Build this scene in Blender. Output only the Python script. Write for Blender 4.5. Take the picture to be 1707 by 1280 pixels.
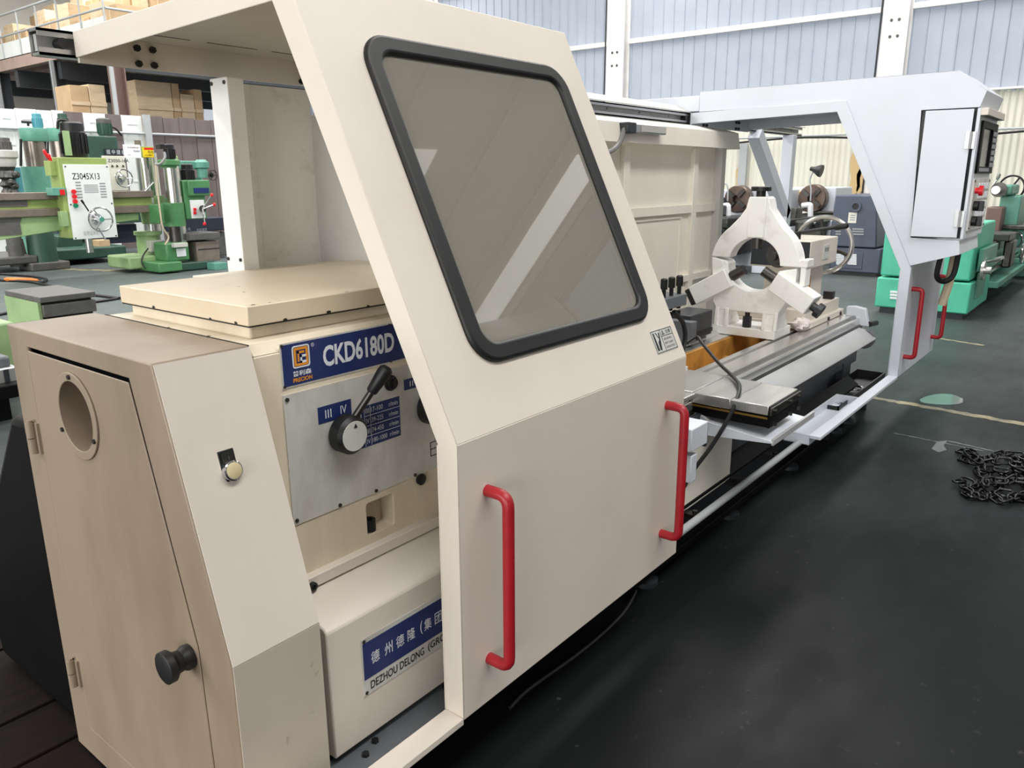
import bpy, bmesh, math, random
from mathutils import Vector, Matrix
for _o in list(bpy.data.objects): bpy.data.objects.remove(_o)
random.seed(7)
S = bpy.context.scene
COL = S.collection
# ------------------------------------------------------------------ camera
YAW, PITCH, ROLL, FPX, CAMZ = 0.67294718, -0.2584854, -0.00531959, 1300.36, 1.55
_f = Vector((math.cos(YAW)*math.cos(PITCH), math.sin(YAW)*math.cos(PITCH), math.sin(PITCH)))
_r = Vector((math.sin(YAW), -math.cos(YAW), 0)); _u = _r.cross(_f)
CR = math.cos(ROLL)*_r + math.sin(ROLL)*_u
CU = -math.sin(ROLL)*_r + math.cos(ROLL)*_u
CF = _f
cam = bpy.data.cameras.new('camera'); camo = bpy.data.objects.new('camera', cam); COL.objects.link(camo)
cam.sensor_width = 36; cam.lens = FPX/1707*36; cam.clip_start = .02; cam.clip_end = 200
mw = Matrix((CR, CU, -CF)).transposed().to_4x4(); mw.translation = (0, 0, CAMZ)
camo.matrix_world = mw
S.camera = camo
# ------------------------------------------------------------------ light
S.view_settings.view_transform = 'Standard'; S.view_settings.look = 'None'
S.view_settings.gamma = 1; S.view_settings.use_curve_mapping = False
S.view_settings.exposure = 0.11
W = bpy.data.worlds.new('sky'); S.world = W; W.use_nodes = True
W.node_tree.nodes['Background'].inputs[0].default_value = (.86, .93, 1.0, 1)
W.node_tree.nodes['Background'].inputs[1].default_value = .60
def area(name, loc, sx, sy, power, col=(1, .98, .955), rot=(0, 0, 0)):
    l = bpy.data.lights.new(name, 'AREA'); l.shape = 'RECTANGLE'; l.size = sx; l.size_y = sy
    l.energy = power; l.color = col
    o = bpy.data.objects.new(name, l); COL.objects.link(o); o.location = loc; o.rotation_euler = rot
    return o
SKY = [(-2.4, 1.8, -3, 7), (3.4, 1.4, 4.5, 18), (9.4, 1.6, -14, 18), (16.2, 1.6, -14, 18), (23.0, 1.6, -8, 18)]     # roof-light strips: y, width, x from-to
for _y, _w, _a, _b in SKY:
    area('skylight', ((_a+_b)/2, _y, 8.28), _b-_a, _w, {-2.4: 40, 3.4: 46}.get(_y, 40)*_w*(_b-_a))
area('bay_fill', (-13.9, 2.0, 3.1), 6, 20, 2000, (1, .985, .96), (0, math.radians(-90), 0))      # wide fill light added from an unseen, assumed bay opening
def pick(px, py, axis, v):
    d = CF + CR*((px-853.5)/FPX) - CU*((py-640)/FPX)
    c = Vector((0, 0, CAMZ)); t = (v-c[axis])/d[axis]
    return c+d*t
def aY(px, py, Y): p = pick(px, py, 1, Y); return p.x, p.z
def aX(px, py, X): p = pick(px, py, 0, X); return p.y, p.z
def aZ(px, py, Z): p = pick(px, py, 2, Z); return p.x, p.y
# ------------------------------------------------------------------ materials
def lin(c): return tuple((x/255/12.92 if x/255 <= .04045 else ((x/255+.055)/1.055)**2.4) for x in c)
MATS = {}
def mat(name, rgb, rough=.5, metal=0, dirt=None, amount=0, scale=4, stretch=(1, 1, 1), bump=0, bscale=60, spec=.5, lo=.45, hi=.75):
    """procedural paint / metal: base colour, worn to a second colour where a noise is high"""
    m = bpy.data.materials.new(name); m.use_nodes = True; MATS[name] = m
    nt = m.node_tree; p = nt.nodes['Principled BSDF']
    p.inputs['Base Color'].default_value = (*lin(rgb), 1); p.inputs['Roughness'].default_value = rough
    p.inputs['Metallic'].default_value = metal; p.inputs['Specular IOR Level'].default_value = spec
    tc = nt.nodes.new('ShaderNodeTexCoord'); mp = nt.nodes.new('ShaderNodeMapping'); mp.inputs['Scale'].default_value = stretch
    nt.links.new(tc.outputs['Object'], mp.inputs['Vector'])
    if dirt is not None:
        n = nt.nodes.new('ShaderNodeTexNoise'); n.inputs['Scale'].default_value = scale; n.inputs['Detail'].default_value = 6; n.inputs['Roughness'].default_value = .62
        nt.links.new(mp.outputs[0], n.inputs['Vector'])
        mr = nt.nodes.new('ShaderNodeMapRange'); mr.inputs[1].default_value = lo; mr.inputs[2].default_value = hi; mr.inputs[4].default_value = amount
        nt.links.new(n.outputs['Fac'], mr.inputs[0])
        mx = nt.nodes.new('ShaderNodeMix'); mx.data_type = 'RGBA'; mx.inputs[6].default_value = (*lin(rgb), 1); mx.inputs[7].default_value = (*lin(dirt), 1)
        nt.links.new(mr.outputs[0], mx.inputs[0]); nt.links.new(mx.outputs[2], p.inputs['Base Color'])
    if bump:
        n2 = nt.nodes.new('ShaderNodeTexNoise'); n2.inputs['Scale'].default_value = bscale; n2.inputs['Detail'].default_value = 3
        nt.links.new(mp.outputs[0], n2.inputs['Vector'])
        b = nt.nodes.new('ShaderNodeBump'); b.inputs['Strength'].default_value = bump; b.inputs['Distance'].default_value = .01
        nt.links.new(n2.outputs['Fac'], b.inputs['Height']); nt.links.new(b.outputs[0], p.inputs['Normal'])
    return m
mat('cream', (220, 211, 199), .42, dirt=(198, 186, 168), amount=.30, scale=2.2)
mat('cream_worn', (230, 217, 194), .45, dirt=(160, 138, 108), amount=.5, scale=3, stretch=(1, 1, .35))
mat('tan_worn_shaded', (148, 132, 114), .46, dirt=(108, 93, 77), amount=.65, scale=2.6, stretch=(1, 1, .3))  # worn tan paint, made darker still to hold shade on the cabinet end
mat('cream_top', (218, 202, 176), .33, dirt=(188, 166, 132), amount=.4, scale=3.5)
mat('cream_shaded', (192, 182, 168), .45, dirt=(172, 160, 145), amount=.4, scale=3)  # the pale repaint with shade mixed into its colour, for the lower front
mat('steel_brown', (150, 140, 132), .3, .85, dirt=(96, 84, 76), amount=.6, scale=4)
mat('white', (214, 219, 228), .38, dirt=(198, 201, 206), amount=.25, scale=2)
mat('cream_brightened', (242, 236, 224), .45, dirt=(216, 206, 188), amount=.35, scale=2)  # cream paint lightened to make up for weak light inside the guard
mat('white_worn', (246, 245, 240), .42, dirt=(160, 148, 128), amount=.4, scale=9, lo=.56, hi=.8)
mat('chip_black', (30, 27, 24), .6)
mat('black', (20, 20, 21), .45)
mat('black_rubber', (19, 19, 20), .5, dirt=(36, 36, 36), amount=.5, scale=30)
mat('black_sheet', (8, 8, 9), .5, dirt=(16, 16, 17), amount=.5, scale=5, spec=.12)
mat('charcoal', (38, 42, 48), .42, dirt=(58, 62, 68), amount=.5, scale=5)
mat('grey_paint', (98, 103, 108), .5, dirt=(70, 72, 76), amount=.5, scale=8)
mat('grey_guard', (196, 194, 188), .45, dirt=(170, 165, 156), amount=.4, scale=3)
mat('grey_light', (176, 177, 178), .4, dirt=(150, 150, 150), amount=.4, scale=5)
mat('steel', (218, 217, 214), .25, .85, dirt=(150, 146, 140), amount=.5, scale=5, stretch=(.25, 2, 1))
mat('steel_bright', (205, 204, 202), .2, 1, dirt=(150, 146, 140), amount=.4, scale=6)
mat('steel_dark', (92, 90, 88), .38, 1, dirt=(60, 52, 44), amount=.6, scale=7)
mat('aluminium', (190, 190, 190), .32, 1, dirt=(150, 150, 150), amount=.4, scale=8, stretch=(.2, 1, 1))
mat('plate_silver', (216, 216, 210), .42, .15, dirt=(140, 132, 118), amount=.6, scale=6, stretch=(1, 1, .5))
mat('zinc', (188, 190, 192), .36, .8)
mat('brass', (170, 136, 72), .4, 1)
mat('rust_brown', (206, 150, 70), .5, dirt=(84, 54, 28), amount=.8, scale=7)
mat('red', (164, 26, 36), .4, dirt=(126, 18, 28), amount=.5, scale=14)
mat('red_button', (220, 30, 40), .35)
mat('green_button', (20, 130, 90), .35)
mat('navy', (26, 44, 98), .4, dirt=(34, 54, 112), amount=.5, scale=12)
mat('letter_white', (222, 226, 232), .5)
mat('letter_black', (26, 28, 36), .5)
mat('letter_grey', (150, 152, 156), .5)
mat('logo_orange', (226, 146, 44), .45)
mat('button_ivory', (206, 190, 150), .35)
mat('chrome', (215, 216, 218), .12, 1)
mat('paper_white', (238, 240, 244), .6)
mat('sign_yellow', (240, 205, 30), .5)
mat('green_light', (152, 180, 128), .45, dirt=(106, 130, 92), amount=.5, scale=3)
mat('green_lime', (150, 170, 98), .45, dirt=(116, 134, 80), amount=.5, scale=3)
mat('green_bright', (78, 132, 84), .4, dirt=(40, 96, 52), amount=.55, scale=4)
mat('green_dark', (52, 84, 72), .45, dirt=(34, 54, 50), amount=.6, scale=3)
mat('turquoise', (98, 158, 140), .42, dirt=(66, 118, 106), amount=.5, scale=3)
mat('turquoise_bright', (86, 196, 164), .45, dirt=(62, 150, 128), amount=.5, scale=3)
mat('teal_blue', (88, 160, 176), .45, dirt=(60, 112, 130), amount=.4, scale=4)
mat('slate_blue', (76, 84, 102), .45, dirt=(56, 62, 78), amount=.5, scale=4)
mat('navy_machine', (36, 42, 60), .45)
mat('castiron', (92, 90, 88), .55, dirt=(60, 57, 55), amount=.6, scale=12, bump=.2)
mat('castiron_brown', (132, 120, 110), .5, .3, dirt=(92, 80, 70), amount=.6, scale=6)
mat('chuck_brown', (112, 96, 88), .42, .7, dirt=(70, 56, 50), amount=.6, scale=9)
mat('oily', (60, 60, 58), .35, .6, dirt=(120, 118, 112), amount=.6, scale=14)
mat('mezz_steel', (176, 152, 142), .5, dirt=(140, 116, 108), amount=.5, scale=2)
mat('mezz_dark', (58, 62, 66), .5)
mat('mezz_brown', (116, 92, 86), .5)
mat('carton', (208, 178, 140), .7, dirt=(176, 142, 104), amount=.6, scale=2)
mat('plywood', (226, 204, 172), .6, dirt=(196, 166, 128), amount=.6, scale=3, stretch=(1, 1, 4))
mat('panel_brown', (112, 100, 98), .6, dirt=(84, 72, 70), amount=.7, scale=2, stretch=(2, 1, .5))
mat('panel_white', (228, 232, 230), .5, dirt=(196, 200, 196), amount=.4, scale=2)
mat('pipe_grey', (176, 180, 182), .45, .2)
mat('wall_cream', (226, 224, 211), .5, dirt=(210, 204, 184), amount=.4, scale=.8, stretch=(1, 1, .2))
mat('column_white', (236, 234, 232), .5, dirt=(200, 188, 172), amount=.4, scale=2)
mat('rust_stain', (206, 178, 130), .8)
mat('roof_grey', (232, 229, 220), .6, dirt=(180, 176, 166), amount=.4, scale=.7)
mat('wall_dim', (170, 170, 168), .6)
mat('purlin', (120, 118, 112), .6)
mat('rag', (226, 214, 210), .9, bump=.6, bscale=40)
mat('timber', (30, 23, 19), .8, spec=.1, dirt=(14, 11, 10), amount=.8, scale=9, stretch=(.6, 4, 1))
mat('orange_tool', (226, 132, 62), .5)
mat('cable_black', (22, 22, 24), .5)
mat('cable_grey', (128, 128, 126), .5)
mat('screen_glass', (20, 24, 28), .15)
mat('chain_steel', (66, 67, 70), .26, .9, dirt=(20, 20, 21), amount=.8, scale=40)
mat('red_brown', (128, 40, 44), .5)
mat('duct_tan', (190, 176, 150), .6)
def trans_sheet():
    m = bpy.data.materials.new('wall_translucent'); m.use_nodes = True; MATS['wall_translucent'] = m
    nt = m.node_tree; nt.nodes.clear(); out = nt.nodes.new('ShaderNodeOutputMaterial')
    d = nt.nodes.new('ShaderNodeBsdfDiffuse'); t = nt.nodes.new('ShaderNodeBsdfTranslucent'); mx = nt.nodes.new('ShaderNodeMixShader')
    tc = nt.nodes.new('ShaderNodeTexCoord'); n = nt.nodes.new('ShaderNodeTexNoise'); n.inputs['Scale'].default_value = 1.4
    cr = nt.nodes.new('ShaderNodeValToRGB'); cr.color_ramp.elements[0].color = (*lin((194, 202, 214)), 1); cr.color_ramp.elements[1].color = (*lin((214, 220, 230)), 1)
    nt.links.new(tc.outputs['Object'], n.inputs['Vector']); nt.links.new(n.outputs['Fac'], cr.inputs[0])
    for b in (d, t): nt.links.new(cr.outputs[0], b.inputs['Color'])
    mx.inputs[0].default_value = .45
    nt.links.new(d.outputs[0], mx.inputs[1]); nt.links.new(t.outputs[0], mx.inputs[2]); nt.links.new(mx.outputs[0], out.inputs[0])
trans_sheet()
def glass():
    m = bpy.data.materials.new('window_glass'); m.use_nodes = True; MATS['window_glass'] = m
    nt = m.node_tree; nt.nodes.clear(); out = nt.nodes.new('ShaderNodeOutputMaterial')
    tr = nt.nodes.new('ShaderNodeBsdfTransparent'); tr.inputs[0].default_value = (.92, .94, .90, 1)
    g = nt.nodes.new('ShaderNodeBsdfGlossy'); g.inputs['Roughness'].default_value = .02; g.inputs[0].default_value = (.95, .95, .93, 1)
    fr = nt.nodes.new('ShaderNodeFresnel'); fr.inputs[0].default_value = 1.6
    df = nt.nodes.new('ShaderNodeBsdfDiffuse'); df.inputs[0].default_value = (*lin((214, 208, 192)), 1)
    a = nt.nodes.new('ShaderNodeMixShader'); a.inputs[0].default_value = .34
    nt.links.new(tr.outputs[0], a.inputs[1]); nt.links.new(df.outputs[0], a.inputs[2])
    b = nt.nodes.new('ShaderNodeMixShader'); nt.links.new(fr.outputs[0], b.inputs[0]); nt.links.new(a.outputs[0], b.inputs[1]); nt.links.new(g.outputs[0], b.inputs[2])
    nt.links.new(b.outputs[0], out.inputs[0])
glass()
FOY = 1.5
def floor_mat():
    m = bpy.data.materials.new('floor_paint'); m.use_nodes = True; MATS['floor_paint'] = m
    nt = m.node_tree; p = nt.nodes['Principled BSDF']; L = nt.links.new
    tc = nt.nodes.new('ShaderNodeTexCoord')
    def noise(sc, st=(1, 1, 1), det=6):
        mp = nt.nodes.new('ShaderNodeMapping'); mp.inputs['Scale'].default_value = st; L(tc.outputs['Object'], mp.inputs['Vector'])
        n = nt.nodes.new('ShaderNodeTexNoise'); n.inputs['Scale'].default_value = sc; n.inputs['Detail'].default_value = det; L(mp.outputs[0], n.inputs['Vector']); return n
    def ramp(src, a, b, hi):
        r = nt.nodes.new('ShaderNodeMapRange'); r.inputs[1].default_value = a; r.inputs[2].default_value = b; r.inputs[4].default_value = hi; L(src, r.inputs[0]); return r.outputs[0]
    def mix(fac, c1, c2):
        x = nt.nodes.new('ShaderNodeMix'); x.data_type = 'RGBA'
        L(fac, x.inputs[0])
        if isinstance(c1, tuple): x.inputs[6].default_value = (*lin(c1), 1)
        else: L(c1, x.inputs[6])
        x.inputs[7].default_value = (*lin(c2), 1); return x.outputs[2]
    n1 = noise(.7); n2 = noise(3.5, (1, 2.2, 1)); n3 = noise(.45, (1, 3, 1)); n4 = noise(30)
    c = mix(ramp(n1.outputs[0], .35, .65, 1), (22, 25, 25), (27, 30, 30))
    c = mix(ramp(n2.outputs[0], .5, .75, .4), c, (17, 19, 19))
    # oily aisle, paler concrete behind; brightening with distance is painted into the colour
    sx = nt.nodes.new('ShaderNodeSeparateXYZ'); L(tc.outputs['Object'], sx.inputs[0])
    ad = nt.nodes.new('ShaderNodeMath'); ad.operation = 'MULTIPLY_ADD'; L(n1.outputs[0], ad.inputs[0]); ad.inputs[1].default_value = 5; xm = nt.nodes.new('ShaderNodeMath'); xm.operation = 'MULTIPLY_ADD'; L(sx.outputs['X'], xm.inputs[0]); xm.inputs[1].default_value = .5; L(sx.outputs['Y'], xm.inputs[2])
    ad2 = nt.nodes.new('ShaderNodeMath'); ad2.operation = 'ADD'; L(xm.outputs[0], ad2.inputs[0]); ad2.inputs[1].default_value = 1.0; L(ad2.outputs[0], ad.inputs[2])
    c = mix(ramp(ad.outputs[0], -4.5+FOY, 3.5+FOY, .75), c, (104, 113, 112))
    c = mix(ramp(n3.outputs[0], .6, .75, .12), c, (90, 96, 94))
    c = mix(ramp(n4.outputs[0], .68, .76, .12), c, (140, 142, 138))
    L(c, p.inputs['Base Color'])
    p.inputs['Roughness'].default_value = .36; p.inputs['Specular IOR Level'].default_value = .10
    rr = nt.nodes.new('ShaderNodeMapRange'); rr.inputs[1].default_value = .35; rr.inputs[2].default_value = .7; rr.inputs[3].default_value = .40; rr.inputs[4].default_value = .52
    L(n2.outputs[0], rr.inputs[0]); L(rr.outputs[0], p.inputs['Roughness'])
    b = nt.nodes.new('ShaderNodeBump'); b.inputs['Strength'].default_value = .04; b.inputs['Distance'].default_value = .02; L(n2.outputs[0], b.inputs['Height']); L(b.outputs[0], p.inputs['Normal'])
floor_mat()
mat('line_yellow', (158, 146, 112), .5, dirt=(92, 90, 80), amount=.9, scale=7, lo=.4, hi=.65)
mat('smudge', (176, 167, 152), .55, dirt=(140, 130, 116), amount=.8, scale=30)
mat('scuff', (116, 119, 118), .6, dirt=(96, 100, 98), amount=.9, scale=9)
mat('water', (120, 130, 126), .06, spec=.9)
# ------------------------------------------------------------------ mesh helpers
ORG = {}
def thing(name, loc, label, cat, group=None):
    o = bpy.data.objects.new(name, None); COL.objects.link(o); o.location = loc; o.empty_display_size = .1
    o['label'] = label; o['category'] = cat
    if group: o['group'] = group
    ORG[o] = Vector(loc); return o
def structure(name, loc=(0, 0, 0)):
    o = bpy.data.objects.new(name, None); COL.objects.link(o); o.location = loc; o['kind'] = 'structure'; ORG[o] = Vector(loc); return o
class B:
    def __init__(s): s.v = []; s.f = []; s.m = None
    def add(s, vs, fs):
        k = len(s.v)
        s.v += [(s.m @ Vector(p)) if s.m else Vector(p) for p in vs]; s.f += [tuple(i+k for i in f) for f in fs]; return s
    def box(s, x0, x1, y0, y1, z0, z1):
        return s.add([(x0, y0, z0), (x1, y0, z0), (x1, y1, z0), (x0, y1, z0), (x0, y0, z1), (x1, y0, z1), (x1, y1, z1), (x0, y1, z1)],
                     [(0, 3, 2, 1), (4, 5, 6, 7), (0, 1, 5, 4), (1, 2, 6, 5), (2, 3, 7, 6), (3, 0, 4, 7)])
    def _p3(s, ax, q, a): return (a, q[0], q[1]) if ax == 0 else (q[0], a, q[1]) if ax == 1 else (q[0], q[1], a)
    def prism(s, ax, poly, a, b):
        n = len(poly)
        return s.add([s._p3(ax, q, a) for q in poly]+[s._p3(ax, q, b) for q in poly],
                     [tuple(range(n)), tuple(range(2*n-1, n-1, -1))]+[(i, (i+1) % n, (i+1) % n+n, i+n) for i in range(n)])
    def holed(s, ax, outer, holes, a, b):
        """plate with holes, between a and b along ax"""
        loops = [outer]+holes
        bm = bmesh.new(); es = []
        for lp in loops:
            vs = [bm.verts.new((q[0], q[1], 0)) for q in lp]
            es += [bm.edges.new((vs[i], vs[(i+1) % len(vs)])) for i in range(len(vs))]
        bmesh.ops.triangle_fill(bm, use_beauty=True, edges=es, normal=(0, 0, 1))
        bm.verts.index_update(); pts = [(v.co.x, v.co.y) for v in bm.verts]; tri = [tuple(v.index for v in f.verts) for f in bm.faces]; bm.free()
        n = len(pts); fs = tri+[tuple(i+n for i in reversed(t)) for t in tri]; k = 0
        for lp in loops:
            m = len(lp); fs += [(k+i, k+(i+1) % m, k+(i+1) % m+n, k+i+n) for i in range(m)]; k += m
        return s.add([s._p3(ax, q, a) for q in pts]+[s._p3(ax, q, b) for q in pts], fs)
    def cyl(s, p0, p1, r0, r1=None, n=20):
        r1 = r0 if r1 is None else r1
        return s.lathe(p0, Vector(p1)-Vector(p0), [(0, r0), ((Vector(p1)-Vector(p0)).length, r1)], n)
    def lathe(s, p, d, prof, n=24, caps=True):
        d = Vector(d).normalized(); a = d.orthogonal().normalized()
        if abs(d.z) > .99: a = Vector((1, 0, 0))
        b = d.cross(a); p = Vector(p); vs = []; fs = []
        for h, r in prof:
            for i in range(n):
                t = 2*math.pi*i/n; vs.append(p+d*h+(a*math.cos(t)+b*math.sin(t))*r)
        for j in range(len(prof)-1):
            for i in range(n): fs.append((j*n+i, j*n+(i+1) % n, (j+1)*n+(i+1) % n, (j+1)*n+i))
        if caps: fs += [tuple(reversed(range(n))), tuple(range((len(prof)-1)*n, len(prof)*n))]
        return s.add(vs, fs)
    def tube(s, pts, r, n=8, closed=False):
        pts = [Vector(p) for p in pts]; vs = []; fs = []; m = len(pts); up = None
        for i, p in enumerate(pts):
            t = (pts[(i+1) % m]-pts[i-1]) if closed else (pts[min(i+1, m-1)]-pts[max(i-1, 0)])
            t.normalize()
            up = t.orthogonal().normalized() if up is None else (up-t*up.dot(t)).normalized()
            w = t.cross(up)
            for k in range(n):
                a = 2*math.pi*k/n; vs.append(p+(up*math.cos(a)+w*math.sin(a))*r)
        for i in range(m if closed else m-1):
            j = (i+1) % m
            for k in range(n): fs.append((i*n+k, i*n+(k+1) % n, j*n+(k+1) % n, j*n+k))
        if not closed: fs += [tuple(reversed(range(n))), tuple(range((m-1)*n, m*n))]
        return s.add(vs, fs)
    def torus(s, c, d, R, r, n=36, k=8):
        d = Vector(d).normalized(); a = d.orthogonal().normalized(); b = d.cross(a); c = Vector(c)
        return s.tube([c+(a*math.cos(2*math.pi*i/n)+b*math.sin(2*math.pi*i/n))*R for i in range(n)], r, k, True)
    def build(s, name, m, parent=None, bevel=0, smooth=True, ang=35, label=None, cat=None, group=None, kind=None, seg=2):
        if parent is None:
            lo = Vector([min(v[i] for v in s.v) for i in range(3)]); hi = Vector([max(v[i] for v in s.v) for i in range(3)])
            org = Vector(((lo.x+hi.x)/2, (lo.y+hi.y)/2, lo.z))
        else: org = ORG[parent]
        me = bpy.data.meshes.new(name); me.from_pydata([v-org for v in s.v], [], s.f); me.materials.append(MATS[m] if isinstance(m, str) else m)
        bm = bmesh.new(); bm.from_mesh(me); bmesh.ops.recalc_face_normals(bm, faces=bm.faces); bm.to_mesh(me); bm.free()
        o = bpy.data.objects.new(name, me); COL.objects.link(o)
        if smooth:
            me.polygons.foreach_set('use_smooth', [True]*len(me.polygons)); me.set_sharp_from_angle(angle=math.radians(ang))
        if parent is None: o.location = org
        else: o.parent = parent
        ORG[o] = org
        if bevel:
            mod = o.modifiers.new('edge', 'BEVEL'); mod.width = bevel; mod.segments = seg; mod.limit_method = 'ANGLE'; mod.angle_limit = math.radians(40)
            mod.harden_normals = False
        if label: o['label'] = label
        if cat: o['category'] = cat
        if group: o['group'] = group
        if kind: o['kind'] = kind
        return o
def circ(c, r, n=28, a0=0): return [(c[0]+r*math.cos(a0+2*math.pi*i/n), c[1]+r*math.sin(a0+2*math.pi*i/n)) for i in range(n)]
def rrect(x0, x1, y0, y1, r, n=6):
    out = []
    for cx, cy, a in ((x1-r, y1-r, 0), (x0+r, y1-r, 90), (x0+r, y0+r, 180), (x1-r, y0+r, 270)):
        for i in range(n+1):
            t = math.radians(a+90*i/n); out.append((cx+r*math.cos(t), cy+r*math.sin(t)))
    return out
FONT_DG = None
def text(parent, body, pos, right, up, h, m, name='lettering', width=None, bold=.0, depth=.0006, font=None, align='LEFT'):
    """flat print as a thin mesh: h is the capital height, width squeezes the line"""
    cu = bpy.data.curves.new('t', 'FONT'); cu.body = body; cu.size = 1; cu.extrude = .0; cu.offset = bold; cu.resolution_u = 3
    if font: cu.font = font
    t = bpy.data.objects.new('t', cu); COL.objects.link(t)
    dg = bpy.context.evaluated_depsgraph_get(); me = bpy.data.meshes.new_from_object(t.evaluated_get(dg))
    bpy.data.objects.remove(t); bpy.data.curves.remove(cu)
    xs = [v.co.x for v in me.vertices]; ys = [v.co.y for v in me.vertices]
    x0, x1, y0, y1 = min(xs), max(xs), min(ys), max(ys)
    sy = h/(y1-y0); sx = (width/(x1-x0)) if width else sy
    right = Vector(right).normalized(); up = Vector(up).normalized(); nor = right.cross(up); pos = Vector(pos); org = ORG[parent]
    off = (x1-x0)*sx/2 if align == 'CENTER' else 0
    for v in me.vertices: v.co = pos+right*((v.co.x-x0)*sx-off)+up*((v.co.y-y0)*sy)+nor*depth-org
    me.materials.clear(); me.materials.append(MATS[m]); me.name = name
    o = bpy.data.objects.new(name, me); COL.objects.link(o); o.parent = parent; ORG[o] = org; return o
def bolt(b, p, d, r=.008, h=.006):
    d = Vector(d).normalized(); p = Vector(p); b.lathe(p, d, [(0, r), (h, r)], 6)
def spline(pts, n=8):
    P = [Vector(p) for p in pts]; out = []
    for i in range(len(P)-1):
        p0 = P[max(i-1, 0)]; p1 = P[i]; p2 = P[i+1]; p3 = P[min(i+2, len(P)-1)]
        for k in range(n):
            t = k/n; out.append(.5*((2*p1)+(p2-p0)*t+(2*p0-5*p1+4*p2-p3)*t*t+(3*p1-p0-3*p2+p3)*t**3))
    return out+[P[-1]]
def bentpath(pts, r, n=6):
    """polyline with rounded corners"""
    P = [Vector(p) for p in pts]; out = [P[0]]
    for i in range(1, len(P)-1):
        a = (P[i-1]-P[i]); b = (P[i+1]-P[i]); rr = min(r, a.length*.45, b.length*.45); a = P[i]+a.normalized()*rr; b = P[i]+b.normalized()*rr
        for k in range(n+1):
            t = k/n; out.append(a*(1-t)**2+P[i]*2*t*(1-t)+b*t*t)
    return out+[P[-1]]
# ================================================================== BUILDING
XW = 18.0          # far wall
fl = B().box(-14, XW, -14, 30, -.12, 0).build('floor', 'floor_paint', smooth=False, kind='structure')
# painted and worn marks on the floor
def floor_strip(name, p0, p1, w, m, z=.0015, n=14, jit=.25):
    a = Vector((*p0, 0)); b = Vector((*p1, 0)); t = (b-a).normalized(); s = Vector((-t.y, t.x, 0)); vs = []
    for i in range(n+1):
        c = a.lerp(b, i/n); k = w/2*(1+random.uniform(-jit, jit)); j = w/2*(1+random.uniform(-jit, jit))
        vs += [c+s*k, c-s*j]
    k = len(vs); top = [(v.x, v.y, z) for v in vs]; bb = B()
    bb.add(top, [(2*i, 2*i+1, 2*i+3, 2*i+2) for i in range(n)])
    o = bb.build(name, m, fl, smooth=False); return o
floor_strip('floor_line', aZ(1440, 660, 0), aZ(1790, 722, 0), .075, 'line_yellow', n=40, jit=.35)
floor_strip('floor_line', aZ(1540, 560, 0), aZ(1640, 576, 0), .05, 'line_yellow', n=16, jit=.5)
floor_strip('floor_line', aZ(60, 447, 0), aZ(215, 452, 0), .25, 'line_yellow', n=16, jit=.5)
floor_strip('floor_scuff', aZ(1490, 722, 0), aZ(1640, 752, 0), .012, 'scuff', n=20, jit=.7)
floor_strip('floor_scuff', aZ(1580, 735, 0), aZ(1712, 765, 0), .016, 'scuff', n=20, jit=.7)
def blob(name, pts, m, z, parent):
    v = [(*aZ(x, y, z), z) for x, y in pts]; c = Vector(v[0])*0
    for p in v: c += Vector(p)/len(v)
    b = B().add([tuple(c)]+v, [(0, i+1, (i+1) % len(v)+1) for i in range(len(v))]); return b.build(name, m, parent, smooth=False)
blob('floor_scuff', [(1553, 748), (1562, 736), (1580, 734), (1573, 742), (1578, 750), (1564, 754)], 'scuff', .0018, fl)
pud = [(1533+36*(1-math.cos(t))+random.uniform(-2, 2), 667-9*math.sin(t)+1.5*math.sin(2*t+1)) for t in [i*2*math.pi/28 for i in range(28)]]
pb = B(); v = [(*aZ(x, y, 0), .002) for x, y in pud]; pb.add(v, [tuple(range(len(v)))])
pb.build('puddle', 'water', label='small shallow puddle shining on the grey floor beside the yellow line', cat='puddle', smooth=False)
# dark timber boards let into the floor behind the end cabinet
tb = structure('floor_boards', (0, 2.6, 0))
for i in range(7):
    y = 1.95+i*.215
    B().box(-1.2+.1*(i % 2), 1.25, y, y+.208, .0, .012+.004*(i % 3)).build('board', 'timber', tb, bevel=.003)
# ---- far wall: cream corrugated sheets below, translucent ribbed sheets above
wall = structure('wall_far', (XW, 5, 0))
def sheet_mesh(w, pitch, depth, z0, z1, kind):
    pts = []
    n = int(round(w/pitch))
    for i in range(n):
        y = i*pitch
        if kind == 'sine':
            for k in range(6): pts.append((y+pitch*k/6, depth*math.sin(2*math.pi*k/6)))
        else:
            pts += [(y, 0), (y+pitch*.80, 0), (y+pitch*.84, -depth), (y+pitch*.90, -depth), (y+pitch*.94, 0)]
    pts.append((w, 0)); return pts
def sheet(name, y0, w, pitch, depth, z0, z1, kind, m, cache={}):
    key = (w, pitch, depth, z0, z1, kind)
    if key not in cache:
        pts = sheet_mesh(w, pitch, depth, z0, z1, kind)
        b = B(); k = len(pts)
        b.add([(XW+d, y0+y, z0) for y, d in pts]+[(XW+d, y0+y, z1) for y, d in pts], [(i, i+1, i+1+k, i+k) for i in range(k-1)])
        o = b.build(name, m, wall, ang=20); cache[key] = (o, y0)
    else:
        o0, yy = cache[key]; o = o0.copy(); COL.objects.link(o); o.location = (0, y0-yy, 0)
    return o
for i in range(42): sheet('wall_sheet', -12+i*.96, .96, .12, .012, 0, 3.12, 'sine', 'wall_cream')
for i in range(36): sheet('roof_light_sheet', -12+i*1.1, 1.1, .275, .03, 3.08, 8.4, 'rib', 'wall_translucent')
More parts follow.
